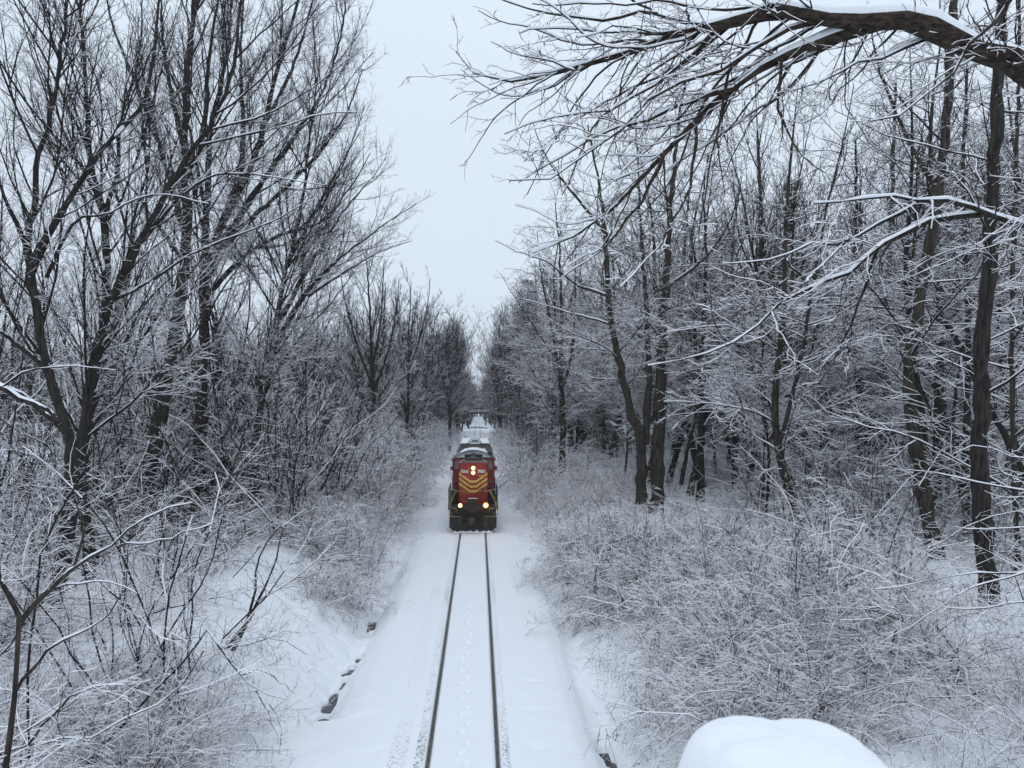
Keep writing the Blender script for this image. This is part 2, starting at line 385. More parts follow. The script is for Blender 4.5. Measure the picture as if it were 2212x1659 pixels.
# ---------------------------------------------------------------- box / bar builder for made things
class MB:
    def __init__(s): s.V, s.F, s.G = [], [], []
    def _add(s, V, F):
        n = len(s.V); s.G.append((n, len(s.F), len(V), len(F))); s.V += [tuple(v) for v in V]; s.F += [tuple(i + n for i in f) for f in F]; return s
    def box(s, x0, x1, y0, y1, z0, z1, c=0.0):
        """box, its four edges along y-axis chamfered by c"""
        if c <= 0: pr = [(x0, z0), (x1, z0), (x1, z1), (x0, z1)]
        else: pr = [(x0 + c, z0), (x1 - c, z0), (x1, z0 + c), (x1, z1 - c), (x1 - c, z1), (x0 + c, z1), (x0, z1 - c), (x0, z0 + c)]
        return s.prism(pr, y0, y1)
    def vbox(s, x0, x1, y0, y1, z0, z1, c):
        """box with rounded vertical edges"""
        pr = []
        for cx, cy, a0 in ((x1 - c, y0 + c, -90), (x1 - c, y1 - c, 0), (x0 + c, y1 - c, 90), (x0 + c, y0 + c, 180)):
            pr += [(cx + c * math.cos(math.radians(a0 + k * 22.5)), cy + c * math.sin(math.radians(a0 + k * 22.5))) for k in range(5)]
        n = len(pr)
        V = [(x, y, z0) for x, y in pr] + [(x, y, z1) for x, y in pr]
        F = [(i, (i + 1) % n, n + (i + 1) % n, n + i) for i in range(n)] + [tuple(range(n))[::-1], tuple(range(n, 2 * n))]
        return s._add(V, F)
    def prism(s, pr, y0, y1):
        """pr: (x,z) outline anticlockwise seen from -y"""
        n = len(pr)
        V = [(x, y0, z) for x, z in pr] + [(x, y1, z) for x, z in pr]
        F = [tuple(range(n)), tuple(range(n, 2 * n))[::-1]] + [(i, n + i, n + (i + 1) % n, (i + 1) % n) for i in range(n)]
        return s._add(V, F)
    def tube(s, pts, r, n=8):
        pts = [Vector(p) for p in pts]; rings = []
        for i, p in enumerate(pts):
            t = (pts[min(i + 1, len(pts) - 1)] - pts[max(i - 1, 0)]).normalized()
            ref = Vector((0, 0, 1)) if abs(t.z) < .9 else Vector((1, 0, 0))
            a = t.cross(ref).normalized(); b_ = t.cross(a)
            rings.append([p + r * (math.cos(k / n * 6.2832) * a + math.sin(k / n * 6.2832) * b_) for k in range(n)])
        V = [v for rg in rings for v in rg]; F = []
        for i in range(len(pts) - 1):
            F += [(i * n + k, (i + 1) * n + k, (i + 1) * n + (k + 1) % n, i * n + (k + 1) % n) for k in range(n)]
        F += [tuple(range(n)), tuple(range((len(pts) - 1) * n, len(pts) * n))[::-1]]
        return s._add(V, F)
    def disc(s, c, r, y0, y1, n=20, r2=None):
        x, z = c; r2 = r if r2 is None else r2
        V = [(x + r * math.cos(k / n * 6.2832), y0, z + r * math.sin(k / n * 6.2832)) for k in range(n)]
        V += [(x + r2 * math.cos(k / n * 6.2832), y1, z + r2 * math.sin(k / n * 6.2832)) for k in range(n)]
        return s._add(V, [tuple(range(n)), tuple(range(n, 2 * n))[::-1]] + [(i, n + i, n + (i + 1) % n, (i + 1) % n) for i in range(n)])
    def wheel(s, x0, x1, cy, cz, r, n=24):
        V = [(x0, cy + r * math.cos(k / n * 6.2832), cz + r * math.sin(k / n * 6.2832)) for k in range(n)]
        V += [(x1, cy + r * math.cos(k / n * 6.2832), cz + r * math.sin(k / n * 6.2832)) for k in range(n)]
        return s._add(V, [tuple(range(n))[::-1], tuple(range(n, 2 * n))] + [(i, (i + 1) % n, n + (i + 1) % n, n + i) for i in range(n)])
    def parts(s, name, m, parent, by='each', **kw):
        """builds each primitive, or the primitives of each side, as a part of its own"""
        gs = {}
        for k, (v0, f0, nv, nf) in enumerate(s.G):
            key = k if by == 'each' else sum(v[0] for v in s.V[v0:v0 + nv]) > 0
            q = gs.setdefault(key, MB()); q._add(s.V[v0:v0 + nv], [tuple(i - v0 for i in f) for f in s.F[f0:f0 + nf]])
        return [q.build(name, m, parent, **kw) for q in gs.values()]
    def build(s, name, m, parent=None, smooth=False, bevel=0):
        me = bpy.data.meshes.new(name); me.from_pydata(s.V, [], s.F); me.update()
        if m: me.materials.append(m)
        if smooth: me.polygons.foreach_set('use_smooth', [True] * len(me.polygons))
        o = bpy.data.objects.new(name, me); C.objects.link(o)
        if parent is not None: o.parent = parent
        if bevel:
            bv = o.modifiers.new('bevel', 'BEVEL'); bv.width = bevel; bv.segments = 2; bv.limit_method = 'ANGLE'; bv.angle_limit = .7
        return o
def text(name, s, size, loc, m, parent, depth=.004, off=0, shear=0, align='CENTER', sx=1):
    cu = bpy.data.curves.new(name, 'FONT'); cu.body = s; cu.size = size; cu.extrude = depth; cu.offset = off; cu.shear = shear
    cu.align_x = align; cu.align_y = 'CENTER'; cu.materials.append(m)
    tmp = bpy.data.objects.new('tmp', cu); me = bpy.data.meshes.new_from_object(tmp); bpy.data.objects.remove(tmp)
    o = bpy.data.objects.new(name, me); C.objects.link(o); o.parent = parent; o.location = loc; o.rotation_euler = (math.pi / 2, 0, 0); o.scale = (sx, 1, 1)
    return o

# ---------------------------------------------------------------- the track
rng = np.random.default_rng(3)
tr = empty('railway_track'); tag(tr, 'single railway track of two dark rails running straight through the snow', 'railway track')
for s in (-.75, .75):
    yy = np.concatenate([np.arange(-12, 60, 2.0), np.geomspace(60, 640, 40)])
    m_ = MB(); pr = [(s - .036, -.055), (s + .036, -.055), (s + .036, -.004), (s + .028, .004), (s - .028, .004), (s - .036, -.004)]
    V = []; F = []
    for y in yy: V += [(x, y, z) for x, z in pr]
    for i in range(len(yy) - 1): F += [(i * 6 + k, i * 6 + (k + 1) % 6, (i + 1) * 6 + (k + 1) % 6, (i + 1) * 6 + k) for k in range(6)]
    m_._add(V, F).build('rail', M['rail'], tr)

# ---------------------------------------------------------------- the stream in the left ditch
def sheet(name, pts, m, z, kind='structure', th=None):
    n = len(pts); me = bpy.data.meshes.new(name); me.from_pydata([(x, y, z) for x, y in pts], [], [tuple(range(n))]); me.update(); me.materials.append(m)
    o = bpy.data.objects.new(name, me); C.objects.link(o); return tag(o, kind=kind)

for nm, y0, y1, xf, wd in (('stream', 19.3, 31, ditch_x, .6), ('stream', 16.2, 18.6, rditch_x, .3)):
    yy = np.arange(y0, y1, .15); cx = xf(yy); zc = water_z(xf, yy)
    V = np.concatenate([np.stack([cx - wd, yy, zc], 1), np.stack([cx + wd, yy, zc], 1)]); n_ = len(yy); ii = np.arange(n_ - 1)
    tag(mesh_obj(nm, V, np.stack([ii, ii + n_, ii + n_ + 1, ii + 1], 1), [M['water']]), kind='structure')

# ---------------------------------------------------------------- locomotive (its front plate stands 46 m down the line)
loco = empty('locomotive', (0, 46, 0))
tag(loco, 'red diesel locomotive with yellow chevrons and lit headlights coming along the snowy track', 'locomotive')
# pilot plate with bevelled lower corners, and the dark end platform above it
p = MB().prism([(-1.12, .10), (1.12, .10), (1.40, .36), (1.40, .98), (.55, .98), (.55, .62), (-.55, .62), (-.55, .98), (-1.40, .98), (-1.40, .36)], .05, .11)
pilot = p.build('pilot', M['black'], loco, bevel=.01)
q = MB()
for s in (-1, 1):
    for z in (.24, .34): q.box(s * 1.0 - .28, s * 1.0 + .28, .02, .05, z, z + .03)
    q.box(s * .78 - .06, s * .78 + .06, .0, .05, .18, .95); q.box(s * .62 - .015, s * .62 + .015, .02, .05, .2, .9)
q.parts('brace', M['iron'], pilot, 'side')
rs = np.random.default_rng(2); q = MB()       # ploughed snow clinging along the bottom of the pilot
xs = np.linspace(-1.15, 1.15, 93); zt = .07 + .20 * np.abs(np.array([float(vn(x * 4.1, .5) + vn(x * 11, 3.5) * .6) for x in xs])) + rs.random(93) ** 3 * .12
pr = [(x, .03) for x in xs] + [(x, z) for x, z in zip(xs[::-1], zt[::-1])]
q.prism(pr, -.02, .05).build('caked_snow', M['snow'], loco)
p = MB().box(-1.38, -.5, .22, .9, .98, 1.42).box(.5, 1.38, .22, .9, .98, 1.42).box(-.6, .6, .3, .5, .25, 1.42).box(-1.2, 1.2, .6, 17, .95, 1.42)
p.build('end_frame', M['black'], loco)
st = MB()
for s in (-1, 1):
    for k in range(3): st.box(s * 1.12 - .30, s * 1.12 + .30, .10 + .10 * k, .36 + .10 * k, .62 + .27 * k, .645 + .27 * k)
st.parts('step', M['iron'], loco, 'side')
MB().box(-1.50, 1.50, .12, 16.9, 1.44, 1.52).build('deck', M['black'], loco, bevel=.01)
d_ = MB()
for k in range(4): d_.box(-1.0 + .0 * k, 1.0, .06 - .0 * k, .12, 1.18 + .075 * k, 1.215 + .075 * k)
d_.build('anticlimber', M['black'], loco)
# coupler
c_ = MB().box(-.09, .09, -.35, .5, .70, .95, .02).box(-.17, .13, -.62, -.34, .62, 1.0, .05).box(-.26, -.12, -.60, -.42, .64, .98, .03)
c_.build('coupler', M['iron'], loco, bevel=.015)
h_ = MB()
for x in (.32, .46, -.38, .62):
    h_.tube([(x, .02, 1.12), (x, -.10, 1.05), (x + .02, -.14, .8), (x + .03, -.08, .45)], .022)
h_.parts('air_hose', M['iron'], loco)
gi = MB()
for s in (-1, 1):
    gi.tube([(s * 1.22, -.02, 1.02), (s * .72, -.02, 1.00)], .013)                    # uncoupling lever
    gi.tube([(s * 1.22, .03, 1.05), (s * 1.27, .0, 1.12), (s * 1.26, .0, 1.28)], .013)
    gi.tube([(s * 1.25, .04, 1.46), (s * 1.02, .02, 1.47), (s * .97, .0, 1.37), (s * 1.0, .04, 1.30)], .014)
gi.parts('uncoupling_lever', M['rail_yellow'], loco, 'side')
# folded drop plate on the centre of the platform
MB().prism([(-.30, 1.16), (.28, 1.16), (.31, 1.24), (.31, 1.98), (.25, 2.06), (-.27, 2.06), (-.33, 1.98), (-.33, 1.24)], .0, .05).build('drop_plate', M['black'], loco, bevel=.01)
e_ = MB().box(-.24, .22, -.02, .0, 1.3, 1.33).box(-.24, .22, -.02, .0, 1.85, 1.88)
e_.parts('plate_rib', M['iron'], loco)
MB().box(-.30, .26, .0, .05, 2.062, 2.085).build('snow_rim', M['snow'], loco)
# ditch lights
for s, mm in ((-1, M['lamp']), (1, M['lamp_orange'])):
    hsg = MB().disc((s * .76, 1.66), .125, .02, .20, 20, .09).box(s * .76 - .04, s * .76 + .04, .08, .16, 1.50, 1.58).build('ditch_light', M['black'], loco)
    MB().disc((s * .76, 1.66), .15 + .02 * s, .012, .02).build('glow_disc', M['halo'], hsg)  # disc standing in for the lamp's halo, wider than its housing
    MB().disc((s * .76, 1.66), .10, -.004, .012).build('lens', mm, hsg)
    ld = bpy.data.lights.new('ditch_lamp', 'POINT'); ld.energy = 11 if s > 0 else 5; ld.color = (1, .62, .25); ld.shadow_soft_size = .08
    lo = bpy.data.objects.new('ditch_lamp', ld); C.objects.link(lo); lo.parent = hsg; lo.location = (s * .76, -.22, 1.70)
# short hood (high nose)
HX = .90
nose = MB().vbox(-HX, HX, 1.55, 4.3, 1.52, 4.06, .10).build('short_hood', M['red'], loco)
def front(s_, poly, y0, y1): return s_.prism(poly, y0, y1)
ch = MB()
for zc in (2.92, 2.62, 2.32):                  # three yellow chevrons
    t = .145
    zL = zc + .50
    for sg in (-1, 1):
        xo = HX - .03; pr = [(sg * .18, zc - t / 2), (sg * xo, zL - t / 2 - .02), (sg * xo, zL + t / 2), (sg * .18, zc + t / 2)]
        if sg < 0: pr = pr[::-1]
        ch.prism(pr, 1.541, 1.552)
    ch.box(-.18, .18, 1.541, 1.552, zc - t / 2, zc + t / 2)
ch.build('chevron', M['yellow'], nose)
MB().box(.17, .20, 1.535, 1.552, 1.6, 2.30).box(.17, .80, 1.535, 1.552, 2.28, 2.30).box(-.37, -.35, 1.535, 1.552, 1.6, 2.2).parts('door_seam', M['black'], nose)
gr = MB()                                      # grab irons climbing the left of the nose
for z in (3.62, 3.13, 2.67, 2.20, 1.72):
    gr.tube([(-.64, 1.55, z + .13), (-.64, 1.49, z + .11), (-.67, 1.47, z + .02), (-.62, 1.47, z), (-.32, 1.47, z), (-.28, 1.47, z + .04), (-.26, 1.49, z + .11), (-.22, 1.55, z + .14)], .011, 6)
gr.parts('grab_iron', M['rail_yellow'], nose)
for s in (-1, 1):
    nb = MB().disc((0, 0), .13, 1.515, 1.552)
    nb.V = [(s * .545 + v[0] * (1.85), v[1], 3.54 + v[2]) for v in nb.V]
    nbo = nb.build('number_board', M['black'], nose)
    text('number', '7031', .25, (s * .535, 1.508, 3.54), M['white'], nbo, off=.011)
text('lettering', 'PNRR', .15, (.50, 1.545, 3.27), M['yellow'], nose, shear=.35)
hb = MB().box(-.17, .17, 1.50, 1.552, 3.30, 3.96, .06).build('headlight', M['black'], nose)
for z in (3.76, 3.47):
    MB().disc((0, z), .143, 1.488, 1.499).build('glow_disc', M['halo'], hb)  # headlight halo put in as a glowing disc behind the lens
    MB().disc((0, z), .088, 1.470, 1.488).build('lens', M['lamp'], hb)
ld = bpy.data.lights.new('nose_lamp', 'POINT'); ld.energy = 5; ld.color = (1, .68, .35); ld.shadow_soft_size = .08
lo = bpy.data.objects.new('nose_lamp', ld); C.objects.link(lo); lo.parent = hb; lo.location = (0, 1.25, 3.6)
bw = MB(); bw.tube([(.52 + .13 * math.cos(k * .5236), 1.46, 2.42 + .13 * math.sin(k * .5236)) for k in range(13)], .014, 6)
bw.tube([(.39, 1.46, 2.42), (.65, 1.46, 2.42)], .01, 6).tube([(.52, 1.46, 2.29), (.52, 1.46, 2.55)], .01, 6).tube([(.52, 1.55, 2.42), (.52, 1.44, 2.42)], .03, 8)
bw.build('brake_wheel', M['black'], nose)
# roof of the nose: grey tread, dark cooler box, bell and bolts
tp = MB().prism([(-.80, 4.06), (.80, 4.06), (.62, 4.16), (-.62, 4.16)], 1.75, 4.25).build('nose_roof', M['grey'], nose)
MB().box(-.50, .50, 2.3, 3.2, 4.16, 4.30, .03).build('tread', M['iron'], tp)
MB().vbox(-.56, .56, 3.2, 3.9, 4.16, 4.46, .08).build('vent_box', M['black'], tp)
MB().disc((0, 4.16), .26, 2.9, 3.15, 20).build('fan_cowl', M['grey'], tp)
bl = MB()
for x in (-.6, -.45, -.15, .05, .2, .48, .62):
    bl.vbox(x - .03, x + .03, 1.95, 2.01, 4.10, 4.24, .01)
bl.parts('bolt', M['iron'], tp)
# cab
def arc(w_, z0, z1, n=16): return [(w_ * (1 - 2 * k / n), z0 + (z1 - z0) * (1 - (1 - 2 * k / n) ** 2)) for k in range(n + 1)]
cab = MB().prism([(-1.36, 1.52), (1.36, 1.52)] + arc(1.36, 4.12, 4.60), 4.3, 6.7).build('cab', M['red'], loco)
rf = MB()
o_ = arc(1.42, 4.16, 4.72); i_ = arc(1.34, 4.12, 4.62); rf.prism(o_ + i_[::-1], 4.12, 6.9)
rf.build('roof_edge', M['concrete'], cab)
MB().prism([(x, z + .002) for x, z in arc(1.30, 4.22, 4.74)] , 4.25, 6.85).build('roof_snow', M['snow'], cab)
MB().prism([(-.80, 4.06), (.80, 4.06)] + arc(.80, 4.30, 4.53, 10), 4.27, 4.30).build('shade_panel', M['black'], cab)  # shade on the cab front under the roof, put in as a black sheet
MB().disc((0, 4.30), .24, 4.22, 4.27).build('roof_fan', M['grey'], cab)
hn = MB()
for k, x in enumerate((1.0, 1.1, 1.2)): hn.disc((x, 4.55 - .05 * k), .07, 3.95, 4.35, 12, .03)
hn.box(.95, 1.25, 4.2, 4.3, 4.38, 4.48).build('horn', M['black'], cab)
for s in (-1, 1):
    pr = [(s * .95, 3.44), (s * 1.22, 3.44), (s * 1.24, 3.55), (s * 1.24, 3.90), (s * 1.05, 4.06), (s * .95, 4.06)]
    wi = MB().prism(pr if s > 0 else pr[::-1], 4.285, 4.301).build('front_window', M['grey'], cab)
    pr = [(s * .99, 3.49), (s * 1.18, 3.49), (s * 1.20, 3.58), (s * 1.20, 3.87), (s * 1.05, 3.99), (s * .99, 3.99)]
    MB().prism(pr if s > 0 else pr[::-1], 4.278, 4.284).build('pane', M['glass'], wi)
    MB().box(min(s * 1.361, s * 1.38), max(s * 1.361, s * 1.38), 4.8, 6.2, 3.05, 3.95).build('side_window', M['glass'], cab)
    MB().box(min(s * 1.36, s * 1.52), max(s * 1.36, s * 1.52), 4.6, 4.66, 3.35, 3.62).build('mirror', M['red'], cab)
    MB().box(min(s * 1.36, s * 1.46), max(s * 1.36, s * 1.46), 4.5, 6.4, 4.0, 4.06).build('awning', M['red'], cab)
    for z in (2.62, 2.30): MB().box(min(s * .92, s * 1.34), max(s * .92, s * 1.34), 4.26, 4.30, z, z + .05).build('kick_strip', M['grey'], cab)
# long hood behind the cab
lh = MB().vbox(-.90, .90, 6.7, 16.4, 1.52, 4.06, .10).build('long_hood', M['red'], loco)
MB().box(-.86, .86, 6.9, 16.3, 4.06, 4.12, .02).build('roof_snow', M['snow'], lh)
fn = MB()
for y in (8.5, 10.5, 13.0, 14.8): fn.vbox(-.55, .55, y - .55, y + .55, 4.12, 4.26, .3)
fn.parts('radiator_fan', M['iron'], lh)
# side lockers on the walkways, louvred
for s in (-1, 1):
    lk_ = MB()
    for k in range(9): lk_.box(min(s * .92, s * 1.34), max(s * .92, s * 1.34), 1.9 + .0 * k, 1.94, 1.56 + .085 * k, 1.59 + .085 * k)
    lk_.box(min(s * .92, s * 1.36), max(s * .92, s * 1.36), 1.95, 4.2, 1.52, 2.30)
    lk_.build('louvred_locker', M['black'], loco)
# front handrails
for s in (-1, 1):
    r_ = MB()
    r_.tube([(s * .33, .10, 2.50), (s * .95, .10, 2.51), (s * 1.03, .10, 2.56), (s * 1.44, .30, 2.62)], .016)
    r_.tube([(s * .95, .10, 2.51), (s * 1.02, .08, 2.45), (s * 1.20, .06, 2.10), (s * 1.36, .05, 1.72), (s * 1.38, .05, 1.56), (s * 1.38, .05, 1.12)], .016)
    r_.tube([(s * 1.03, .12, 2.54), (s * 1.10, .10, 2.42), (s * 1.44, .10, 1.75)], .013)
    r_.build('front_handrail', M['rail_yellow'], loco)
    v_ = MB().tube([(s * 1.46, .34, 1.16), (s * 1.46, .34, 2.66)], .022).tube([(s * 1.40, .20, 1.06), (s * 1.46, .20, 1.10), (s * 1.46, .30, 1.2)], .018)
    v_.tube([(s * 1.46, .34, 2.62), (s * 1.46, 4.2, 2.62)], .018)
    for y in (1.3, 2.3, 3.3, 4.2): v_.tube([(s * 1.46, y, 1.5), (s * 1.46, y, 2.62)], .016)
    v_.tube([(s * 1.46, 6.8, 2.62), (s * 1.46, 16.8, 2.62)], .018)
    for y in np.arange(6.8, 16.9, 1.25): v_.tube([(s * 1.46, y, 1.5), (s * 1.46, y, 2.62)], .016)
    v_.build('side_handrail', M['iron'], loco)
    MB().box(s * 1.43 - .035, s * 1.43 + .035, .16, .19, 1.13, 1.36).build('step_edge', M['white'], loco)
    MB().box(s * 1.47 - .03, s * 1.47 + .03, .4, 16.8, 1.30, 1.44).build('side_sill', M['black'], loco)
def truck(parent, y0, gap=2.7, r=.51):
    t_ = MB()
    for s in (-1, 1):
        t_.box(s * 1.02 - .07, s * 1.02 + .07, y0 - gap / 2 - .5, y0 + gap / 2 + .5, .42, .72, .02)
        for y in (y0 - gap / 2, y0 + gap / 2): t_.box(s * 1.12 - .1, s * 1.12 + .1, y - .16, y + .16, .38, .66)
    t_.box(-1, 1, y0 - .3, y0 + .3, .5, .9)
    to = t_.build('truck', M['iron'], parent)
    for y in (y0 - gap / 2, y0 + gap / 2):
        MB().wheel(-.82, -.69, y, r + .005, r).wheel(.69, .82, y, r + .005, r).wheel(-.7, .7, y, r, .09, 12).build('wheelset', M['iron'], to)
truck(loco, 3.4); truck(loco, 13.6)
MB().box(-1.25, 1.25, 6.2, 10.8, .45, 1.3, .15).build('fuel_tank', M['black'], loco)

# ---------------------------------------------------------------- covered hopper car behind
hop = empty('hopper_car', (0, 64.2, 0))
tag(hop, 'grey covered hopper car with snow on its roof coupled behind the red locomotive', 'freight car')
body = MB().prism([(-1.42, 1.6), (1.42, 1.6), (1.42, 3.75), (.95, 4.22), (-.95, 4.22), (-1.42, 3.75)], .35, 10.6).build('body', M['grey'], hop)
rb = MB()
for y in np.arange(.9, 10.6, 1.1):
    for s in (-1, 1): rb.box(s * 1.45 - .035, s * 1.45 + .035, y - .04, y + .04, 1.6, 3.75)
for x in (-.65, .65): rb.box(x - .04, x + .04, .25, .35, 1.6, 4.22)
rb.parts('rib', M['grey'], body)
MB().prism([(-1.38, 3.78), (1.38, 3.78), (1.18, 4.36), (-1.18, 4.36)], .45, 10.5).build('roof_cover', M['grey'], body)
MB().prism([(-1.26, 4.37), (1.26, 4.37), (1.22, 4.44), (-1.22, 4.44)], .38, 10.55).build('roof_snow', M['snow'], body)
wk = MB()
wk.tube([(-.5, .4, 4.58), (-.42, .75, 4.62), (-.42, 4.6, 4.62), (.42, 4.6, 4.62), (.42, .75, 4.62), (.5, .4, 4.58)], .03, 6)
for y in (1.6, 3.0): wk.tube([(-.3, y, 4.56), (.3, y, 4.56)], .05, 6)
wk.tube([(-.62, .2, 4.45), (-.4, .2, 4.52), (.4, .2, 4.52), (.62, .2, 4.45)], .03, 6)
wk.build('roof_walk', M['iron'], hop)
hs = MB()
for y in (2.3, 5.2, 8.2): hs.vbox(-.36, .36, y - .5, y + .5, 4.44, 4.56, .1)
hs.parts('hatch', M['snow'], hop)
cg = MB()
for s in (-1, 1):
    cg.tube([(s * 1.47, .18, 1.5), (s * 1.47, .18, 3.95), (s * 1.22, .18, 4.40), (s * .4, .18, 4.42)], .035, 6)
    cg.tube([(s * 1.22, .4, 4.40), (s * 1.30, 1.2, 4.60), (s * 1.30, 9.6, 4.60)], .022, 6)
    for z in np.arange(1.8, 3.9, .35): cg.tube([(s * 1.47, .18, z), (s * 1.47, .65, z)], .014, 6)
cg.parts('end_cage', M['grey'], hop, 'side')
MB().box(-1.2, 1.2, -.1, 11, 1.0, 1.25).build('underframe', M['iron'], hop)
MB().box(-.1, .1, -.7, 0, .7, .95).build('coupler', M['iron'], hop)
truck(hop, 1.9, 1.7, .42); truck(hop, 9.1, 1.7, .42)

# ---------------------------------------------------------------- road overpass far down the line
ov = empty('overpass', (0, 256, 0)); tag(ov, 'low grey road bridge crossing the railway far down the line', 'bridge')
MB().box(-16, 18, -.3, 6, 5.25, 5.95).build('deck', M['concrete'], ov)
MB().box(-16, 18, -.1, .1, 4.75, 5.24).box(-16, 18, 2.4, 2.7, 4.75, 5.24).box(-16, 18, 5.4, 5.7, 4.75, 5.24).parts('girder', M['black'], ov)
r_ = MB().box(-16, 18, -.25, -.15, 6.35, 6.75)
for x in np.arange(-15.5, 18, 2.2): r_.box(x - .06, x + .06, -.26, -.14, 5.95, 6.35)
r_.build('guard_rail', M['iron'], ov)
for x in (-3.1, 8.4): MB().box(x - .25, x + .25, 0, 5.6, -.6, 4.75).build('pier', M['black'], ov)
for x0, x1 in ((-16, -8), (10, 18)): MB().box(x0, x1, .5, 5.2, -.5, 4.75).build('abutment', M['concrete'], ov)
yy = np.array([255.0, 261.5]); xx = np.linspace(-3.3, 6.8, 22); V = [(x, y + .6 * float(vn(x, y)), .05 + .4 * float(sm(1.6, 3, abs(x))) * -1 + .25) for y in yy for x in xx]
tag(MB()._add(V, [(i, i + 1, i + 23, i + 22) for i in range(21)]).build('bare_gravel', M['gravel']), kind='structure')

# ---------------------------------------------------------------- the bridge one stands on, with its snow-capped post
bd = MB().box(-14, 14, -3.5, -.25, 5.55, 5.95).build('bridge_deck', M['concrete']); tag(bd, kind='structure')
cp = at(1700, 1600, 1.22)
po = empty('railing_post', (cp[0] + .05, 1.32, -.105)); tag(po, 'thick rounded cap of fresh snow on a railing post close by, at the lower right', 'post')
MB().vbox(-.10, .10, -.10, .10, 5.2, 6.93, .02).build('post_shaft', M['iron'], po)
MB().box(-.12, .12, -1.65, -.08, 5.35, 5.5).build('bracket', M['iron'], po)
MB().vbox(-.155, .155, -.15, .15, 6.93, 6.97, .03).build('post_cap', M['iron'], po)
u = np.linspace(0, 2 * np.pi, 72, endpoint=False); v = np.linspace(0, 1, 30); V = []
for b_ in v:                                  # superellipse pillow
    zz = math.sin(b_ * math.pi / 2); rr = math.cos(b_ * math.pi / 2) ** .42
    for a_ in u:
        ca, sa = math.cos(a_), math.sin(a_); k_ = (abs(ca) ** 3.2 + abs(sa) ** 3.2) ** (-1 / 3.2)
        k_ *= 1 + .05 * float(vn(ca * 2 + 3, sa * 2 + b_))
        top = .20 * zz ** .9 * (1 - .08 * ca * rr)
        V.append((.198 * rr * k_ * ca - .0, .165 * rr * k_ * sa, 6.965 + top + .010 * float(vn(ca * 3 * rr + 7, sa * 3 * rr)) + .006 * float(vn(ca * 9 * rr + 7, sa * 9 * rr))))
V.append((0, 0, 6.965 + .20 + .010 * float(vn(7, 0)) + .006 * float(vn(7, 0)))); n_ = 72; F = [(j * n_ + i, j * n_ + (i + 1) % n_, (j + 1) * n_ + (i + 1) % n_, (j + 1) * n_ + i) for j in range(29) for i in range(n_)]
F += [(29 * n_ + i, 29 * n_ + (i + 1) % n_, 30 * n_) for i in range(n_)] + [tuple(range(n_))[::-1]]
MB()._add(V, F).build('snow_cap', M['snow'], po, smooth=True)

# ---------------------------------------------------------------- trees
TW = [M['twig'], M['twig_snow']]; BK = [M['bark'], M['snow']]; PB = [M['pale_bark'], M['snow']]
UP = lambda k=1, n=4: [dict(dens=1.7 * k, ang=(18, 42), ratio=.42, max=6.5, K=8, wander=.09, up=.45, tmin=.22, min=.6),
                  dict(dens=3.0 * k, ang=(20, 48), ratio=.45, max=2.8, K=6, wander=.12, up=.25),
                  dict(dens=4.6 * k, ang=(22, 55), ratio=.50, max=1.2, K=4, wander=.16, up=.12),
                  dict(dens=5.5 * k, ang=(25, 60), ratio=.50, max=.6, K=3, wander=.2, up=.05, min=.08)][:n]
OUT = lambda k=1, n=4: [dict(dens=2.3 * k, ang=(45, 80), ratio=.30, max=6, K=9, wander=.13, up=.12, tmin=.12, side=.6, min=.6),
                   dict(dens=3.2 * k, ang=(30, 65), ratio=.45, max=2.8, K=6, wander=.15, up=.03, side=.5),
                   dict(dens=4.6 * k, ang=(30, 65), ratio=.50, max=1.2, K=4, wander=.18, side=.4),
                   dict(dens=5.5 * k, ang=(30, 65), ratio=.50, max=.6, K=3, wander=.2, side=.3, min=.08)][:n]
def bare(lv, t): lv[0] = dict(lv[0], tmin=t); return lv
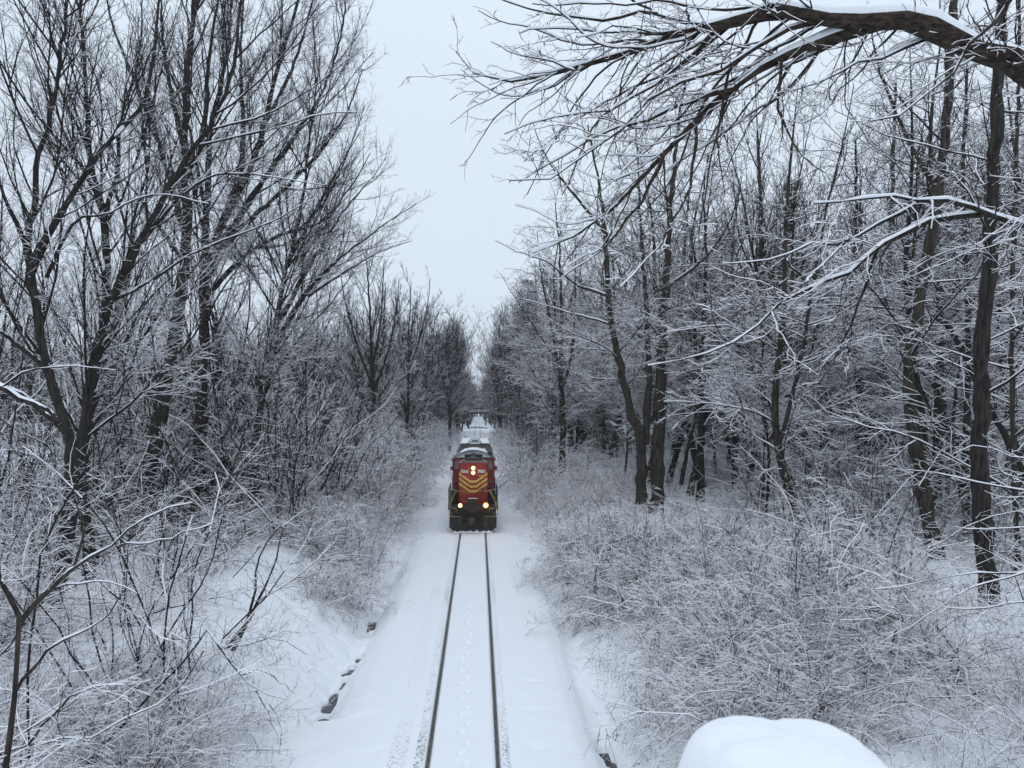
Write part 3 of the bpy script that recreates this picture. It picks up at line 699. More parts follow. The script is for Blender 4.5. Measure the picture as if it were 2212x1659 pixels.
def hero(name, label, cat, stems, d, seed, lv, sweep=None, rough=1, mats=None, group=None, snow=.010, tmin_r=.005, cap=.035, root=True, on=.8, drift=2.5, sides=4, limbs=(), crown_name='crown', trunk_name='trunk'):
    """stems: (points read off the photo, radius at foot, radius at tip); the first stem stands on the ground"""
    rng = np.random.default_rng(seed); mats = mats or BK
    A, B = Acc(), Acc(); base = None
    groups = []
    for si, (pts, r0, r1) in enumerate(stems):
        dr = rng.uniform(-drift, drift) if si else rng.uniform(-drift, drift) * .4
        m = len(pts); W = []
        for i, p in enumerate(pts):
            dd = (p[2] if len(p) > 2 else d) + dr * (i / (m - 1)) ** 1.3
            W.append(at(p[0], p[1], dd))
        W = np.array(W)
        if si == 0 and root:
            gz = float(ground_z(W[0, 0], W[0, 1]))
            if W[0, 2] > gz + .3:
                dv = (W[0] - W[1]) / np.linalg.norm(W[0] - W[1]); k_ = (W[0, 2] - gz) / max(.35, -dv[2])
                W = np.vstack([W[0] + dv * k_, W]);
            W[0, 2] = float(ground_z(W[0, 0], W[0, 1])) - .15
        if base is None: base = W[0].copy()
        L = np.linalg.norm(np.diff(W, axis=0), axis=1).sum(); K = max(10, min(48, int(L * 2.4)))
        P = spline(W, K); P[1:-1] += rng.normal(0, .012 + .08 * r0, (K - 2, 3))
        tt = np.linspace(0, 1, K); q_ = (1 - tt) ** (1.25 if r0 < .3 else 1.05); R = r0 * q_ + r1 * (1 - q_)
        if si == 0 and root: R = R * (1 + .22 * np.exp(-tt * L / .35))
        R = R * (1 + .06 * rng.normal(0, 1, K)) * (1 + .25 * vn(W[0, 0] + tt * L * 1.1, 7.7 + si))
        P, R = P[None], R[None]
        tubes(A, P, R, 12 if r0 > .1 else 8, rng, 0, True)
        snowcap(A, P, R, cap * min(1, .15 + r0 / .14), rng)
        groups.append((P, R))
    if sweep:                                     # long lithe boughs trailing off the named stems
        for si, n_, t0, t1, D0, sp, (l0, l1), up in sweep:
            P, R = groups[si]; i, p, _d, t, r = children(rng, P, R, np.array([n_]), t0, t1, (10, 20))
            D = unit(np.array(D0)[None] + rng.normal(0, sp, (n_, 3))); L = rng.uniform(l0, l1, n_) * (1.15 - .75 * t)
            L = np.minimum(L, r * 60 + .25); Q, S = grow(rng, p, D, L, np.minimum(r * .7, L * .0068), 18, .13, up, .3)
            tubes(A, Q, S, 8, rng, 0, True); snowcap(A, Q, S, .018, rng); groups.append((Q, S))
    for P, R in groups: ramify(B, rng, P, R, lv, snow, tmin_r, sides, on)
    o = empty(name, tuple(base)); tag(o, label, cat, group)
    A.build(trunk_name, mats, o, base); 
    if B.V: B.build(crown_name, TW, o, base)
    return o

gl, gr_ = 'bare trees on the left bank', 'bare trees of the wood on the right'
HERO = [
 # ---- left
 dict(name='bare_tree', label='dark bare tree at the far left whose trunk rises in an S shape', cat='tree', d=25, seed=1, group=gl, lv=UP(.95), stems=[
   ([(120, 1270), (150, 1080), (150, 940), (105, 810), (82, 680), (60, 545), (75, 440), (80, 350), (110, 250), (135, 100), (150, -80)], .22, .04),
   ([(78, 640), (65, 590), (125, 470), (181, 381), (240, 300), (310, 225), (335, 90), (350, -60)], .13, .03),
   ([(62, 545), (30, 470), (0, 400), (-20, 250)], .08, .02), ([(105, 810), (60, 760), (-40, 690), (-120, 640)], .09, .02),
   ([(100, 600), (160, 480), (230, 462), (330, 420), (450, 440)], .06, .012), ([(150, 940), (60, 860), (-20, 830)], .12, .06)]),
 dict(name='bare_tree', label='bare tree just right of the S-shaped one with a straight dark stem forking high up', cat='tree', d=30, seed=2, group=gl, lv=UP(.9), stems=[
   ([(190, 1180), (178, 1000), (205, 800), (228, 660), (228, 480), (205, 391), (190, 281), (186, 180), (176, 50), (170, -80)], .24, .05),
   ([(228, 560), (215, 440), (160, 330), (120, 230), (60, 60)], .10, .02), ([(222, 480), (250, 380), (262, 260), (300, 120), (310, -50)], .10, .02)]),
 dict(name='leaning_tree', label='bare tree on the left leaning far to the right with long slanting snowy limbs', cat='tree', d=28, seed=3, group=gl, lv=UP(.9), stems=[
   ([(135, 1240), (165, 1050), (185, 900), (210, 740), (281, 561), (341, 451), (396, 351), (466, 250), (501, 150), (521, 0)], .24, .05),
   ([(240, 650), (320, 610), (420, 545), (560, 490), (680, 430)], .08, .015), ([(300, 530), (420, 400), (520, 375), (700, 400)], .07, .012)]),
 dict(name='bare_tree', label='tall thick black trunk on the left leaning slightly right, brushed with snow low down', cat='tree', d=37, seed=4, group=gl, lv=UP(.8), tmin_r=.0046, stems=[
   ([(288, 1184), (305, 1104), (322, 1024), (342, 928), (362, 800), (385, 690), (398, 560), (402, 440), (401, 300), (403, 150), (420, 0), (430, -180)], .40, .07),
   ([(398, 500), (375, 420), (350, 330), (300, 200), (240, 40), (220, -80)], .17, .03), ([(402, 380), (440, 280), (450, 150), (470, 0), (480, -120)], .15, .03),
   ([(395, 560), (330, 470), (280, 400), (190, 330)], .12, .02), ([(400, 330), (370, 200), (350, 60), (350, -80)], .13, .03)]),
 dict(name='bare_tree', label='broad many-stemmed bare tree fanning up against the sky at left', cat='tree', d=42, seed=5, group=gl, lv=UP(.98), tmin_r=.0044, drift=4, stems=[
   ([(415, 1130), (430, 1000), (436, 850), (441, 740), (446, 600), (480, 480), (530, 390), (571, 270), (600, 150), (646, 0), (660, -120)], .36, .05),
   ([(441, 700), (440, 560), (450, 400), (455, 280), (490, 120), (505, -60)], .24, .05),
   ([(500, 430), (521, 371), (524, 240), (520, 100), (530, -60)], .18, .04),
   ([(460, 560), (560, 400), (640, 290), (700, 190), (740, 60), (745, -60)], .19, .03),
   ([(470, 540), (590, 430), (690, 330), (750, 240), (785, 150)], .16, .02), ([(446, 640), (520, 560), (600, 510), (690, 480), (760, 400), (800, 330)], .15, .02),
   ([(571, 270), (630, 150), (660, 60), (690, -60)], .12, .03), ([(450, 590), (440, 440), (400, 250), (330, 60)], .14, .03)]),
 dict(name='bare_tree', label='slender bare tree leaning right beside the broad many-stemmed one', cat='tree', d=40, seed=6, group=gl, lv=UP(1.2), tmin_r=.0044, drift=3, stems=[
   ([(545, 1160), (552, 960), (568, 850), (590, 740), (612, 610), (640, 500), (655, 420), (665, 330), (680, 210), (690, 120)], .25, .03),
   ([(588, 760), (650, 650), (720, 570), (790, 515), (850, 470), (900, 440)], .15, .015), ([(600, 700), (660, 590), (740, 460), (800, 390), (835, 340)], .14, .015),
   ([(625, 560), (690, 440), (740, 350), (780, 280)], .12, .015), ([(570, 860), (552, 800), (548, 760)], .1, .06), ([(665, 640), (740, 590), (820, 545), (890, 520)], .09, .012)]),
 dict(name='bare_tree', label='upright bare tree with a vase-shaped crown left of the track behind the leaning one', cat='tree', d=70, seed=7, group=gl, lv=UP(.85, 3), tmin_r=.012, sides=4, stems=[
   ([(800, 960), (806, 880), (804, 800), (800, 700), (795, 600), (790, 540)], .30, .04), ([(803, 830), (770, 740), (745, 650), (735, 580)], .14, .03),
   ([(805, 850), (835, 770), (855, 680), (862, 600)], .14, .03), ([(803, 800), (822, 700), (828, 600), (830, 560)], .13, .03), ([(804, 900), (770, 830), (760, 770)], .12, .03)]),
 dict(name='bare_tree', label='slim bare tree between the vase-shaped tree and the dense one further down the line', cat='tree', d=84, seed=8, group=gl, lv=UP(.85, 3), tmin_r=.014, stems=[
   ([(880, 930), (882, 860), (882, 760), (885, 680), (888, 620)], .26, .04), ([(883, 800), (910, 720), (925, 650), (930, 600)], .13, .03), ([(882, 770), (862, 700), (855, 640)], .12, .03), ([(884, 830), (930, 760), (955, 700)], .1, .03)]),
 dict(name='bare_tree', label='dense rounded dark bare tree on the left where the track narrows', cat='tree', d=128, seed=9, group=gl, lv=UP(1.6, 3), tmin_r=.02, stems=[
   ([(972, 900), (974, 830), (976, 760), (978, 710)], .3, .06), ([(974, 850), (955, 780), (950, 725)], .16, .04), ([(974, 850), (994, 790), (1003, 740)], .16, .04), ([(975, 840), (965, 770), (965, 712)], .16, .04), ([(975, 840), (986, 770), (990, 720)], .16, .04)]),
 dict(name='sapling', label='two-stemmed dark sapling leaning right on the bare white bank left of the track', cat='sapling', d=22.5, seed=10, lv=OUT(.55, 3), tmin_r=.004, drift=.6, stems=[
   ([(480, 1445), (520, 1366), (556, 1302), (592, 1222), (600, 1190), (612, 1140)], .07, .015), ([(484, 1440), (536, 1342), (554, 1262), (556, 1222), (592, 1150), (660, 1098)], .06, .008), ([(556, 1300), (600, 1272), (650, 1268), (700, 1290)], .02, .006)]),
 dict(name='bent_branch', label='broken snow-laden branch bent over in an arch above the white ground at lower left', cat='branch', d=16.5, seed=11, lv=OUT(1.0, 3), tmin_r=.004, drift=.5, cap=.03, stems=[
   ([(372, 1452), (412, 1410), (444, 1356), (480, 1406), (516, 1454), (552, 1490), (624, 1512)], .045, .008), ([(520, 1458), (570, 1450), (640, 1500)], .02, .005), ([(552, 1492), (580, 1540), (600, 1600)], .015, .004)]),
 dict(name='near_sapling', label='closest sapling at lower left, forked low with thick ridges of snow along its limbs', cat='sapling', d=9, seed=12, lv=OUT(.75, 3), tmin_r=.0035, drift=.8, cap=.035, snow=.009, mats=PB, stems=[
   ([(5, 1720), (22, 1602), (36, 1462), (44, 1342), (22, 1290), (-10, 1240), (-60, 1180)], .055, .025),
   ([(44, 1342), (110, 1270), (180, 1214), (256, 1162), (304, 1126), (360, 1100), (416, 1086)], .034, .006), ([(44, 1344), (80, 1300), (140, 1262), (240, 1258), (296, 1282)], .022, .006),
   ([(30, 1500), (80, 1430), (120, 1394), (200, 1350), (248, 1302), (280, 1260)], .024, .006), ([(150, 1235), (175, 1180), (172, 1110), (160, 1060)], .018, .006), ([(256, 1162), (290, 1180), (400, 1150), (460, 1130)], .012, .004)]),
 dict(name='low_branch', label='long low snow-covered branch sweeping up from the bottom left corner', cat='branch', d=11, seed=13, lv=OUT(.9, 3), tmin_r=.0035, drift=.8, cap=.035, stems=[
   ([(-30, 1640), (52, 1618), (120, 1598), (224, 1586), (288, 1546), (344, 1522), (400, 1470), (440, 1406)], .035, .008), ([(52, 1618), (120, 1540), (160, 1500), (270, 1480)], .02, .005)]),
 dict(name='slanting_branch', label='thick dark branch entering from the left edge at mid height with snow on top', cat='branch', d=17, seed=14, lv=OUT(1.4, 3), tmin_r=.004, drift=.5, cap=.028, root=False, stems=[
   ([(-160, 780), (-60, 815), (0, 838), (60, 865), (110, 890), (130, 915)], .11, .04), ([(0, 840), (60, 800), (150, 790), (250, 800)], .03, .006)]),
 # ---- right
 dict(name='great_bough', label='huge snow-topped bough arching in from the upper right corner over the track', cat='tree', d=8.0, seed=20, lv=[
   dict(dens=3.6, ang=(25, 65), ratio=.34, max=1.5, K=10, wander=.16, up=-.25, tmin=.18, min=.2), dict(dens=6.5, ang=(25, 65), ratio=.45, max=.7, K=6, wander=.22, up=.1, min=.06), dict(dens=9, ang=(30, 70), ratio=.5, max=.3, K=4, wander=.25, up=.1, min=.03)],
   tmin_r=.0030, drift=1.2, cap=.05, snow=.008, mats=[M['bough_bark'], M['snow']],
   sweep=[(1, 26, .03, .7, (-.85, .3, -.45), .26, (1.4, 3.0), .1), (2, 24, .05, .85, (-.70, .3, -.60), .26, (1.2, 2.6), .15), (6, 6, .1, .9, (-.8, .3, -.5), .3, (.8, 1.6), .2), (1, 10, .2, .9, (-.9, .2, .15), .3, (.6, 1.3), .1), (0, 9, .74, .90, (-.6, .4, -.6), .35, (.8, 2.0), .1)], stems=[
   ([(3080, 2050), (3040, 1500), (2900, 1000), (2700, 600), (2450, 310), (2260, 185), (2119, 101), (2031, 66), (1943, 50), (1811, 31), (1700, 24), (1613, 38), (1520, 62)], .46, .05),
   ([(1850, 36), (1700, 24), (1613, 40), (1503, 68), (1415, 92), (1327, 117), (1239, 150), (1150, 170), (1100, 178), (1060, 182), (1010, 150), (985, 112)], .078, .006),
   ([(1900, 50), (1820, 75), (1767, 82), (1688, 123), (1635, 154), (1573, 198), (1503, 264), (1437, 326), (1384, 383), (1327, 440), (1239, 510), (1150, 548)], .075, .007),
   ([(1640, 150), (1590, 185), (1503, 215), (1400, 252), (1300, 290), (1230, 330), (1180, 355), (1120, 395)], .035, .005),
   ([(1613, 36), (1540, 62), (1485, 48), (1440, 34), (1415, 26), (1353, -10)], .035, .015), ([(1420, 30), (1330, 38), (1230, 38), (1150, 20), (1060, -10)], .022, .006),
   ([(1790, 40), (1700, 66), (1620, 110), (1560, 150), (1450, 185), (1390, 215), (1330, 290), (1239, 350), (1150, 408), (1100, 390)], .032, .005),
   ([(1573, 205), (1552, 280), (1558, 370), (1566, 420)], .018, .004), ([(1688, 122), (1682, 230), (1725, 330), (1770, 360), (1800, 400)], .018, .004),
   ([(1503, 264), (1500, 360), (1460, 470), (1400, 560), (1340, 620)], .022, .004), ([(1437, 326), (1380, 440), (1300, 540), (1200, 610)], .022, .004),
   ([(2050, 60), (1950, 110), (1850, 140), (1790, 170), (1700, 210), (1690, 300)], .022, .004), ([(1940, 60), (1850, 160), (1760, 260), (1700, 260)], .014, .004),
   ([(1540, 70), (1480, 130), (1400, 190), (1290, 240), (1180, 260), (1090, 290)], .026, .005), ([(1239, 152), (1180, 130), (1120, 120), (1060, 90)], .012, .004)]),
 dict(name='slanting_near_branch', label='thin pale snowy branch cutting diagonally in front of the great bough at upper right', cat='branch', d=5.2, seed=21, lv=OUT(1.5, 2), tmin_r=.003, drift=.3, cap=.02, root=False, mats=PB, stems=[
   ([(2330, -180), (2230, -50), (2147, 42), (2075, 130), (1990, 210), (1920, 268), (1880, 262)], .022, .006)]),
 dict(name='arching_bough', label='snowy forked bough reaching in from the right edge at mid height and drooping leftward', cat='tree', d=12, seed=22, lv=[
   dict(dens=2.8, ang=(25, 65), ratio=.32, max=1.9, K=9, wander=.18, up=-.15, tmin=.20, min=.2), dict(dens=4.6, ang=(25, 60), ratio=.45, max=.9, K=6, wander=.18, up=-.05, min=.1), dict(dens=5, ang=(30, 65), ratio=.5, max=.4, K=4, wander=.2, min=.06)],
   tmin_r=.0038, drift=1.5, cap=.032, snow=.009, stems=[
   ([(2830, 1720), (2820, 1300), (2700, 900), (2520, 620), (2330, 500), (2212, 482), (2101, 458), (2053, 440), (1987, 433), (1952, 427), (1877, 422), (1811, 433), (1758, 440)], .24, .012),
   ([(2120, 462), (2031, 471), (1965, 497), (1899, 528), (1855, 568), (1811, 603), (1749, 618), (1679, 660), (1613, 720), (1500, 772), (1400, 790)], .062, .007),
   ([(1987, 436), (1899, 484), (1824, 524), (1745, 528), (1679, 556), (1560, 570)], .04, .006), ([(1749, 618), (1700, 560), (1690, 500)], .03, .006),
   ([(1899, 528), (1860, 640), (1830, 720), (1790, 800), (1740, 850), (1730, 900)], .028, .005), ([(1824, 524), (1760, 590), (1740, 612)], .022, .02), ([(1940, 510), (1880, 590), (1850, 640)], .02, .006)]),
 dict(name='bare_tree', label='straight black trunk nearest the right edge, in front of the wood', cat='tree', d=23, seed=23, group=gr_, lv=bare(OUT(.6), .25), tmin_r=.0045, stems=[
   ([(2140, 1308), (2122, 1150), (2118, 900), (2125, 700), (2140, 540), (2150, 300), (2165, 0), (2180, -250)], .27, .14)]),
 dict(name='bare_tree', label='brown trunk leaning left then rising straight, left of the black trunk at right', cat='tree', d=29, seed=24, group=gr_, lv=bare(OUT(.65), .28), tmin_r=.005, mats=PB, stems=[
   ([(2026, 1210), (2000, 1080), (1970, 900), (1965, 800), (1985, 650), (2010, 520), (2030, 400), (2050, 200), (2062, 0), (2070, -200)], .28, .12), ([(2030, 420), (1960, 300), (1900, 150), (1880, 40)], .1, .03)]),
 dict(name='fallen_log', label='snow-covered dead trunk leaning down behind the black trunk at the right edge', cat='log', d=30, seed=25, lv=OUT(.25, 2), cap=.09, drift=.5, root=False, stems=[
   ([(2040, 690), (2080, 760), (2120, 850), (2165, 930), (2200, 1000), (2250, 1090)], .10, .14)]),
 dict(name='bare_tree', label='big pale double-trunked tree standing right of the locomotive behind the brush', cat='tree', d=44, seed=26, group=gr_, lv=bare(OUT(.9), .30), tmin_r=.007, mats=PB, drift=2.5, stems=[
   ([(1420, 1085), (1422, 950), (1428, 800), (1432, 700), (1442, 560), (1452, 400), (1470, 250), (1480, 180)], .42, .05),
   ([(1385, 1090), (1383, 950), (1360, 880), (1325, 720), (1313, 620), (1305, 480), (1290, 380), (1270, 270)], .32, .04), ([(1395, 960), (1402, 800), (1395, 650), (1385, 500), (1378, 350), (1370, 250)], .22, .04),
   ([(1313, 640), (1240, 610), (1180, 565), (1120, 545), (1070, 520)], .10, .015), ([(1320, 700), (1250, 680), (1180, 660), (1110, 640)], .08, .012), ([(1440, 620), (1520, 560), (1580, 470), (1600, 380)], .12, .02),
   ([(1305, 500), (1240, 420), (1180, 340), (1150, 260)], .12, .02), ([(1440, 900), (1520, 890), (1600, 880)], .05, .01)]),
 dict(name='bare_tree', label='thin straight trunk right of the big double-trunked tree', cat='tree', d=49, seed=27, group=gr_, lv=OUT(.8), tmin_r=.008, stems=[
   ([(1512, 1075), (1515, 900), (1512, 800), (1520, 700), (1525, 560), (1520, 420), (1530, 330)], .26, .04), ([(1470, 1050), (1495, 930), (1530, 800), (1560, 690)], .14, .04)]),
 dict(name='bare_tree', label='forked bare tree between the locomotive and the big double-trunked tree', cat='tree', d=66, seed=28, group=gr_, lv=OUT(.95, 3), tmin_r=.011, mats=PB, stems=[
   ([(1215, 1020), (1215, 900), (1211, 800), (1212, 700), (1210, 560), (1200, 440)], .32, .04), ([(1212, 830), (1190, 700), (1170, 600), (1160, 500)], .17, .03), ([(1213, 850), (1236, 760), (1242, 650), (1245, 500)], .16, .03), ([(1211, 790), (1150, 700), (1110, 640), (1080, 590)], .1, .02)]),
 dict(name='bare_tree', label='sturdy trunk deeper in the right wood with ragged snowy stubs', cat='tree', d=52, seed=29, group=gr_, lv=OUT(.8, 3), tmin_r=.008, stems=[([(1856, 1010), (1856, 900), (1850, 760), (1846, 640), (1850, 480), (1848, 300)], .36, .06)]),
 dict(name='bare_tree', label='stout pale trunk between the sturdy stubbed one and the brown leaning one', cat='tree', d=55, seed=30, group=gr_, lv=OUT(.8, 3), tmin_r=.008, mats=PB, stems=[([(1926, 990), (1920, 880), (1916, 720), (1925, 500), (1930, 300), (1935, 180)], .40, .08)]),
 dict(name='bare_tree', label='pair of slim dark stems behind the brown leaning trunk at right', cat='tree', d=33, seed=31, group=gr_, lv=OUT(.7, 3), tmin_r=.006, stems=[([(2090, 1150), (2085, 1000), (2092, 800), (2088, 600), (2080, 380), (2090, 150)], .16, .06), ([(2085, 1120), (2060, 950), (2075, 780), (2110, 600)], .1, .04)]),
 dict(name='bare_tree', label='thin reddish stem at the right edge beyond the black trunk', cat='tree', d=27, seed=32, group=gr_, lv=OUT(.7, 3), tmin_r=.005, mats=PB, stems=[([(2198, 1235), (2192, 1000), (2185, 800), (2190, 500), (2200, 200), (2205, -50)], .10, .05)]),
 dict(name='low_bough', label='fan of long snow-topped low branches reaching in from the right edge', cat='branch', d=14, seed=33, lv=OUT(1.2, 3), tmin_r=.004, drift=.6, cap=.035, root=False, stems=[
   ([(2420, 1120), (2300, 1085), (2212, 1061), (2097, 1040), (2039, 1025), (1960, 1015)], .035, .006), ([(2420, 1150), (2300, 1140), (2212, 1138), (2121, 1143), (2049, 1136)], .03, .006),
   ([(2440, 1240), (2330, 1236), (2212, 1237), (2073, 1241), (1977, 1261), (1891, 1273)], .035, .006), ([(2420, 1290), (2300, 1294), (2212, 1299), (2090, 1318), (1990, 1300)], .03, .006), ([(2212, 1237), (2100, 1270), (2000, 1330), (1900, 1390)], .02, .005),
   ([(2430, 1010), (2212, 990), (2120, 960), (2060, 980)], .02, .005)]),
]
for h in HERO: hero(**h)

# ---------------------------------------------------------------- the trees of the wood: each kind grown once, then copied
def dup(root, loc, rz, sc, label=None):
    r = root.copy(); C.objects.link(r); r.location = loc; r.rotation_euler = (0, 0, rz); r.scale = sc
    if label: r['label'] = label
    for chd in list(root.children):
        c = chd.copy(); C.objects.link(c); c.parent = r
    return r
def proto_tree(name, label, cat, H, r, forks, lv, seed, mats, tmin, sides=4, snow=.016, spread=.22, group=None, on=.58):
    rng = np.random.default_rng(seed); A, B = Acc(), Acc()
    K = 20; W = np.zeros((5, 3)); W[:, 2] = np.linspace(0, H, 5) - .2; W[1:, :2] += np.cumsum(rng.normal(0, .028 * H, (4, 2)), 0)
    P = spline(W, K); tt = np.linspace(0, 1, K); R = r * ((1 - tt) ** .8 + .06) * (1 + .3 * np.exp(-tt * H / .5)); Ps, Rs = [P], [R]
    for f in range(forks):
        k = rng.integers(4, 12); a = rng.uniform(0, 6.283); L = (H - P[k, 2]) * rng.uniform(.75, 1.0)
        D = np.array([[math.cos(a) * spread * 2.2, math.sin(a) * spread * 2.2, 1.0]]); Q, S = grow(rng, P[k][None], unit(D), np.array([L]), np.array([R[k] * .62]), K, .055, .6, .15)
        Ps.append(Q[0]); Rs.append(S[0])
    P, R = np.array(Ps), np.array(Rs)
    tubes(A, P, R, 9, rng, 0, True); snowcap(A, P, R, .03, rng)
    ramify(B, rng, P, R, lv, snow, tmin, sides, on)
    o = empty(name); tag(o, label, cat, group); A.build('trunk', mats, o); B.build('crown', TW, o); return o
def pine(name, label, H, w_, seed, group):
    rng = np.random.default_rng(seed); A, B = Acc(), Acc()
    P = np.zeros((1, 14, 3)); P[0, :, 2] = np.linspace(-.2, H, 14); P[0, :, :2] += np.cumsum(rng.normal(0, .04, (14, 2)), 0); R = np.linspace(.28, .03, 14)[None]
    tubes(A, P, R, 8, rng, 0, True)
    n = int(H * 11); i, p, d, t, r = children(rng, P, R, np.array([n]), .16, .99, (70, 105))
    L = w_ * (1.08 - t) ** .8 * rng.uniform(.6, 1.15, n) + .3
    Q, S = grow(rng, p, d, L, np.full(n, .025), 7, .08, -.25, .3); tubes(A, Q, S, 4, rng, .02)
    c = counts(rng, lens(Q) * 7); i, p, d, t, r = children(rng, Q, S, c, .15, 1, (30, 75), .5)
    Q2, S2 = grow(rng, p, d, rng.uniform(.3, .9, len(i)), np.full(len(i), .012), 4, .12, -.1, .4); tubes(B, Q2, S2, 3, rng, 0)
    # needle sprays: narrow three-sided blades along each twig
    c = counts(rng, lens(Q2) * 26); i, p, d, t, r = children(rng, Q2, S2, c, .1, 1, (35, 80))
    m = len(i); Lq = rng.uniform(.10, .2, m)[:, None]; sd_ = unit(np.cross(d, rng.normal(0, 1, (m, 3)))) * .016
    V = np.stack([p - sd_, p + sd_, p + d * Lq + [0, 0, -.02]], 1).reshape(-1, 3); Fc = np.arange(3 * m).reshape(m, 3)
    B.add(V, Fc, np.where(rng.random(m) < .30, 1, 0), False)
    o = empty(name); tag(o, label, 'tree', group); A.build('trunk', TW[:1] + [M['twig_snow']], o); B.build('crown', [M['needles'], M['twig_snow']], o); return o

FADE[0] = .38
taken = [(o.location.x, o.location.y) for o in C.objects if o.type == 'EMPTY' and o.get('category') == 'tree']
RL = 'slim bare tree standing among many in the wood on the right'
RD = 'tall bare tree with level snowy branches, one of many in the right wood'
LL = 'bare tree with upswept limbs, one of many crowding the left side'
KL = 'bare tree lining the track far beyond the locomotive'
PL = 'dark green snow-dusted pine among the bare trees'
PR = [
 proto_tree('bare_tree', RD, 'tree', 24, .24, 1, bare(OUT(1.05, 3), .18), 101, PB, .010, group=gr_),
 proto_tree('bare_tree', RD, 'tree', 25, .20, 2, bare(OUT(.8, 3), .28), 102, BK, .010, group=gr_),
 proto_tree('slim_tree', RL, 'tree', 19, .12, 0, bare(OUT(1.3, 3), .14), 103, BK, .009, group=gr_),
 proto_tree('slim_tree', RL, 'tree', 15, .09, 0, bare(OUT(1.5, 3), .12), 104, BK, .008, group=gr_),
 proto_tree('bare_tree', RD, 'tree', 23, .22, 3, UP(.75, 3), 105, PB, .011, group=gr_)]
FADE[0] = .8
PU = [
 proto_tree('bare_tree', LL, 'tree', 22, .22, 4, UP(.55, 3), 111, BK, .011, group=gl),
 proto_tree('bare_tree', LL, 'tree', 20, .18, 3, UP(.65, 3), 112, BK, .011, group=gl),
 proto_tree('bare_tree', LL, 'tree', 17, .14, 3, UP(.7, 3), 113, PB, .010, group=gl)]
gk = 'bare trees lining the far end of the track'
FADE[0] = 1.0
PK = [
 proto_tree('lineside_tree', KL, 'tree', 21, .2, 4, UP(.6, 3), 121, BK, .020, 3, group=gk),
 proto_tree('lineside_tree', KL, 'tree', 18, .16, 2, OUT(1.0, 3), 122, BK, .020, 3, group=gk),
 proto_tree('lineside_tree', KL, 'tree', 20, .16, 5, UP(.7, 3), 123, BK, .020, 3, group=gk)]
PP = [pine('pine_tree', PL, 19, 3.2, 131, 'pines among the bare trees'), pine('pine_tree', PL, 24, 4.2, 132, 'pines among the bare trees')]
used = set()
def put(proto, x, y, sc=1.0, rz=0.0, rs=None):
    loc = (x, y, float(ground_z(x, y))); scl = (sc * .97, sc * .97, sc)
    if id(proto) not in used:
        used.add(id(proto)); proto.location = loc; proto.rotation_euler.z = rz; proto.scale = scl; return proto
    return dup(proto, loc, rz, scl)
rng = np.random.default_rng(77)
KEY = [(a_, b_) for a_, b_ in taken]
def clear(x, y): return all(y > b_ or abs((x - .33) / y - (a_ - .33) / b_) > .018 + 1.3 / y for a_, b_ in KEY)
def scatter(protos, n, xr, yr, gap, wts=None, acc=None, hs=(.85, 1.15)):
    k = 0; tries = 0
    while k < n and tries < n * 40:
        tries += 1; x = rng.uniform(*xr); y = rng.uniform(*yr)
        if any((x - a) ** 2 + (y - b_) ** 2 < gap * gap for a, b_ in taken): continue
        if acc and not acc(x, y): continue
        taken.append((x, y)); put(protos[rng.choice(len(protos), p=wts)], x, y, rng.uniform(*hs), rng.uniform(0, 6.28)); k += 1
inview = lambda x, y: abs((x - CAM[0]) / y - .043) < .74
scatter(PR, 52, (11, 52), (30, 62), 2.6, [.25, .2, .25, .15, .15], lambda x, y: inview(x, y) and x > 10 + (y < 42) * 4 and clear(x, y))
scatter(PR, 112, (8, 80), (62, 120), 3.0, [.25, .25, .2, .1, .2], inview)
scatter(PU, 10, (-46, -13), (42, 66), 3.4, None, lambda x, y: inview(x, y) and x < -.30 * y)
scatter(PU, 22, (-19, -7), (66, 112), 2.6, None, lambda x, y: inview(x, y) and clear(x, y), (.72, 1.0))
for sgn in (-1, 1):
    scatter(PK, 17, (4.6, 6.2) if sgn > 0 else (-6.2, -4.6), (140, 245), 2.2, None, None, (1.12, 1.32))
    scatter(PK, 30, (6.0, 13) if sgn > 0 else (-13, -5.8), (100, 235), 2.6, None, None, (.9, 1.12))
for x, y, s_, k in [(7.2, 104, 1.0, 1), (8.2, 118, 1.0, 1), (7.2, 140, 1.0, 1), (-7.4, 150, 1.0, 0), (29.5, 70, 1.12, 1), (8.2, 82, .55, 0), (-8.4, 92, .5, 0), (-6.4, 78, .32, 0), (5.8, 72, .34, 0), (13, 78, .7, 0), (6.0, 92, .5, 0), (-6.8, 112, .6, 0)]:
    put(PP[k], x, y, s_, rng.uniform(0, 6))

# ---------------------------------------------------------------- far woodland, one mass
def far_tree_arrays(rng, n, xy, H, rad, lim=13, sub=9):
    z = ground_z(xy[:, 0], xy[:, 1], False); P0 = np.c_[xy, z]
    P, R = grow(rng, P0, unit(np.c_[rng.normal(0, .05, (n, 2)), np.ones(n)]), H, H * .010, 7, .05, .2, .25)
    return P, R
def woodland(name, label, xy, H, rad, dens, seed, on=.5):
    rng = np.random.default_rng(seed); A = Acc(); n = len(xy)
    P, R = far_tree_arrays(rng, n, xy, H, rad)
    tubes(A, P, R, 4, rng, 0)
    ramify(A, rng, P, R, [dict(dens=1.0 * dens, ang=(30, 70), ratio=.34, K=4, wander=.12, up=.3, tmin=.12), dict(dens=1.9 * dens, ang=(25, 60), ratio=.5, max=2.2, K=3, wander=.15), dict(dens=1.8 * dens, ang=(25, 60), ratio=.55, max=1.2, K=3, wander=.15)], .03, rad, 3, on)
    return tag(A.build(name, TW), label, 'woodland', kind='stuff')
rng = np.random.default_rng(5)
def cloud(n, xr, yr, ok): 
    x = rng.uniform(*xr, n); y = rng.uniform(*yr, n); k = ok(x, y); return np.c_[x[k], y[k]]
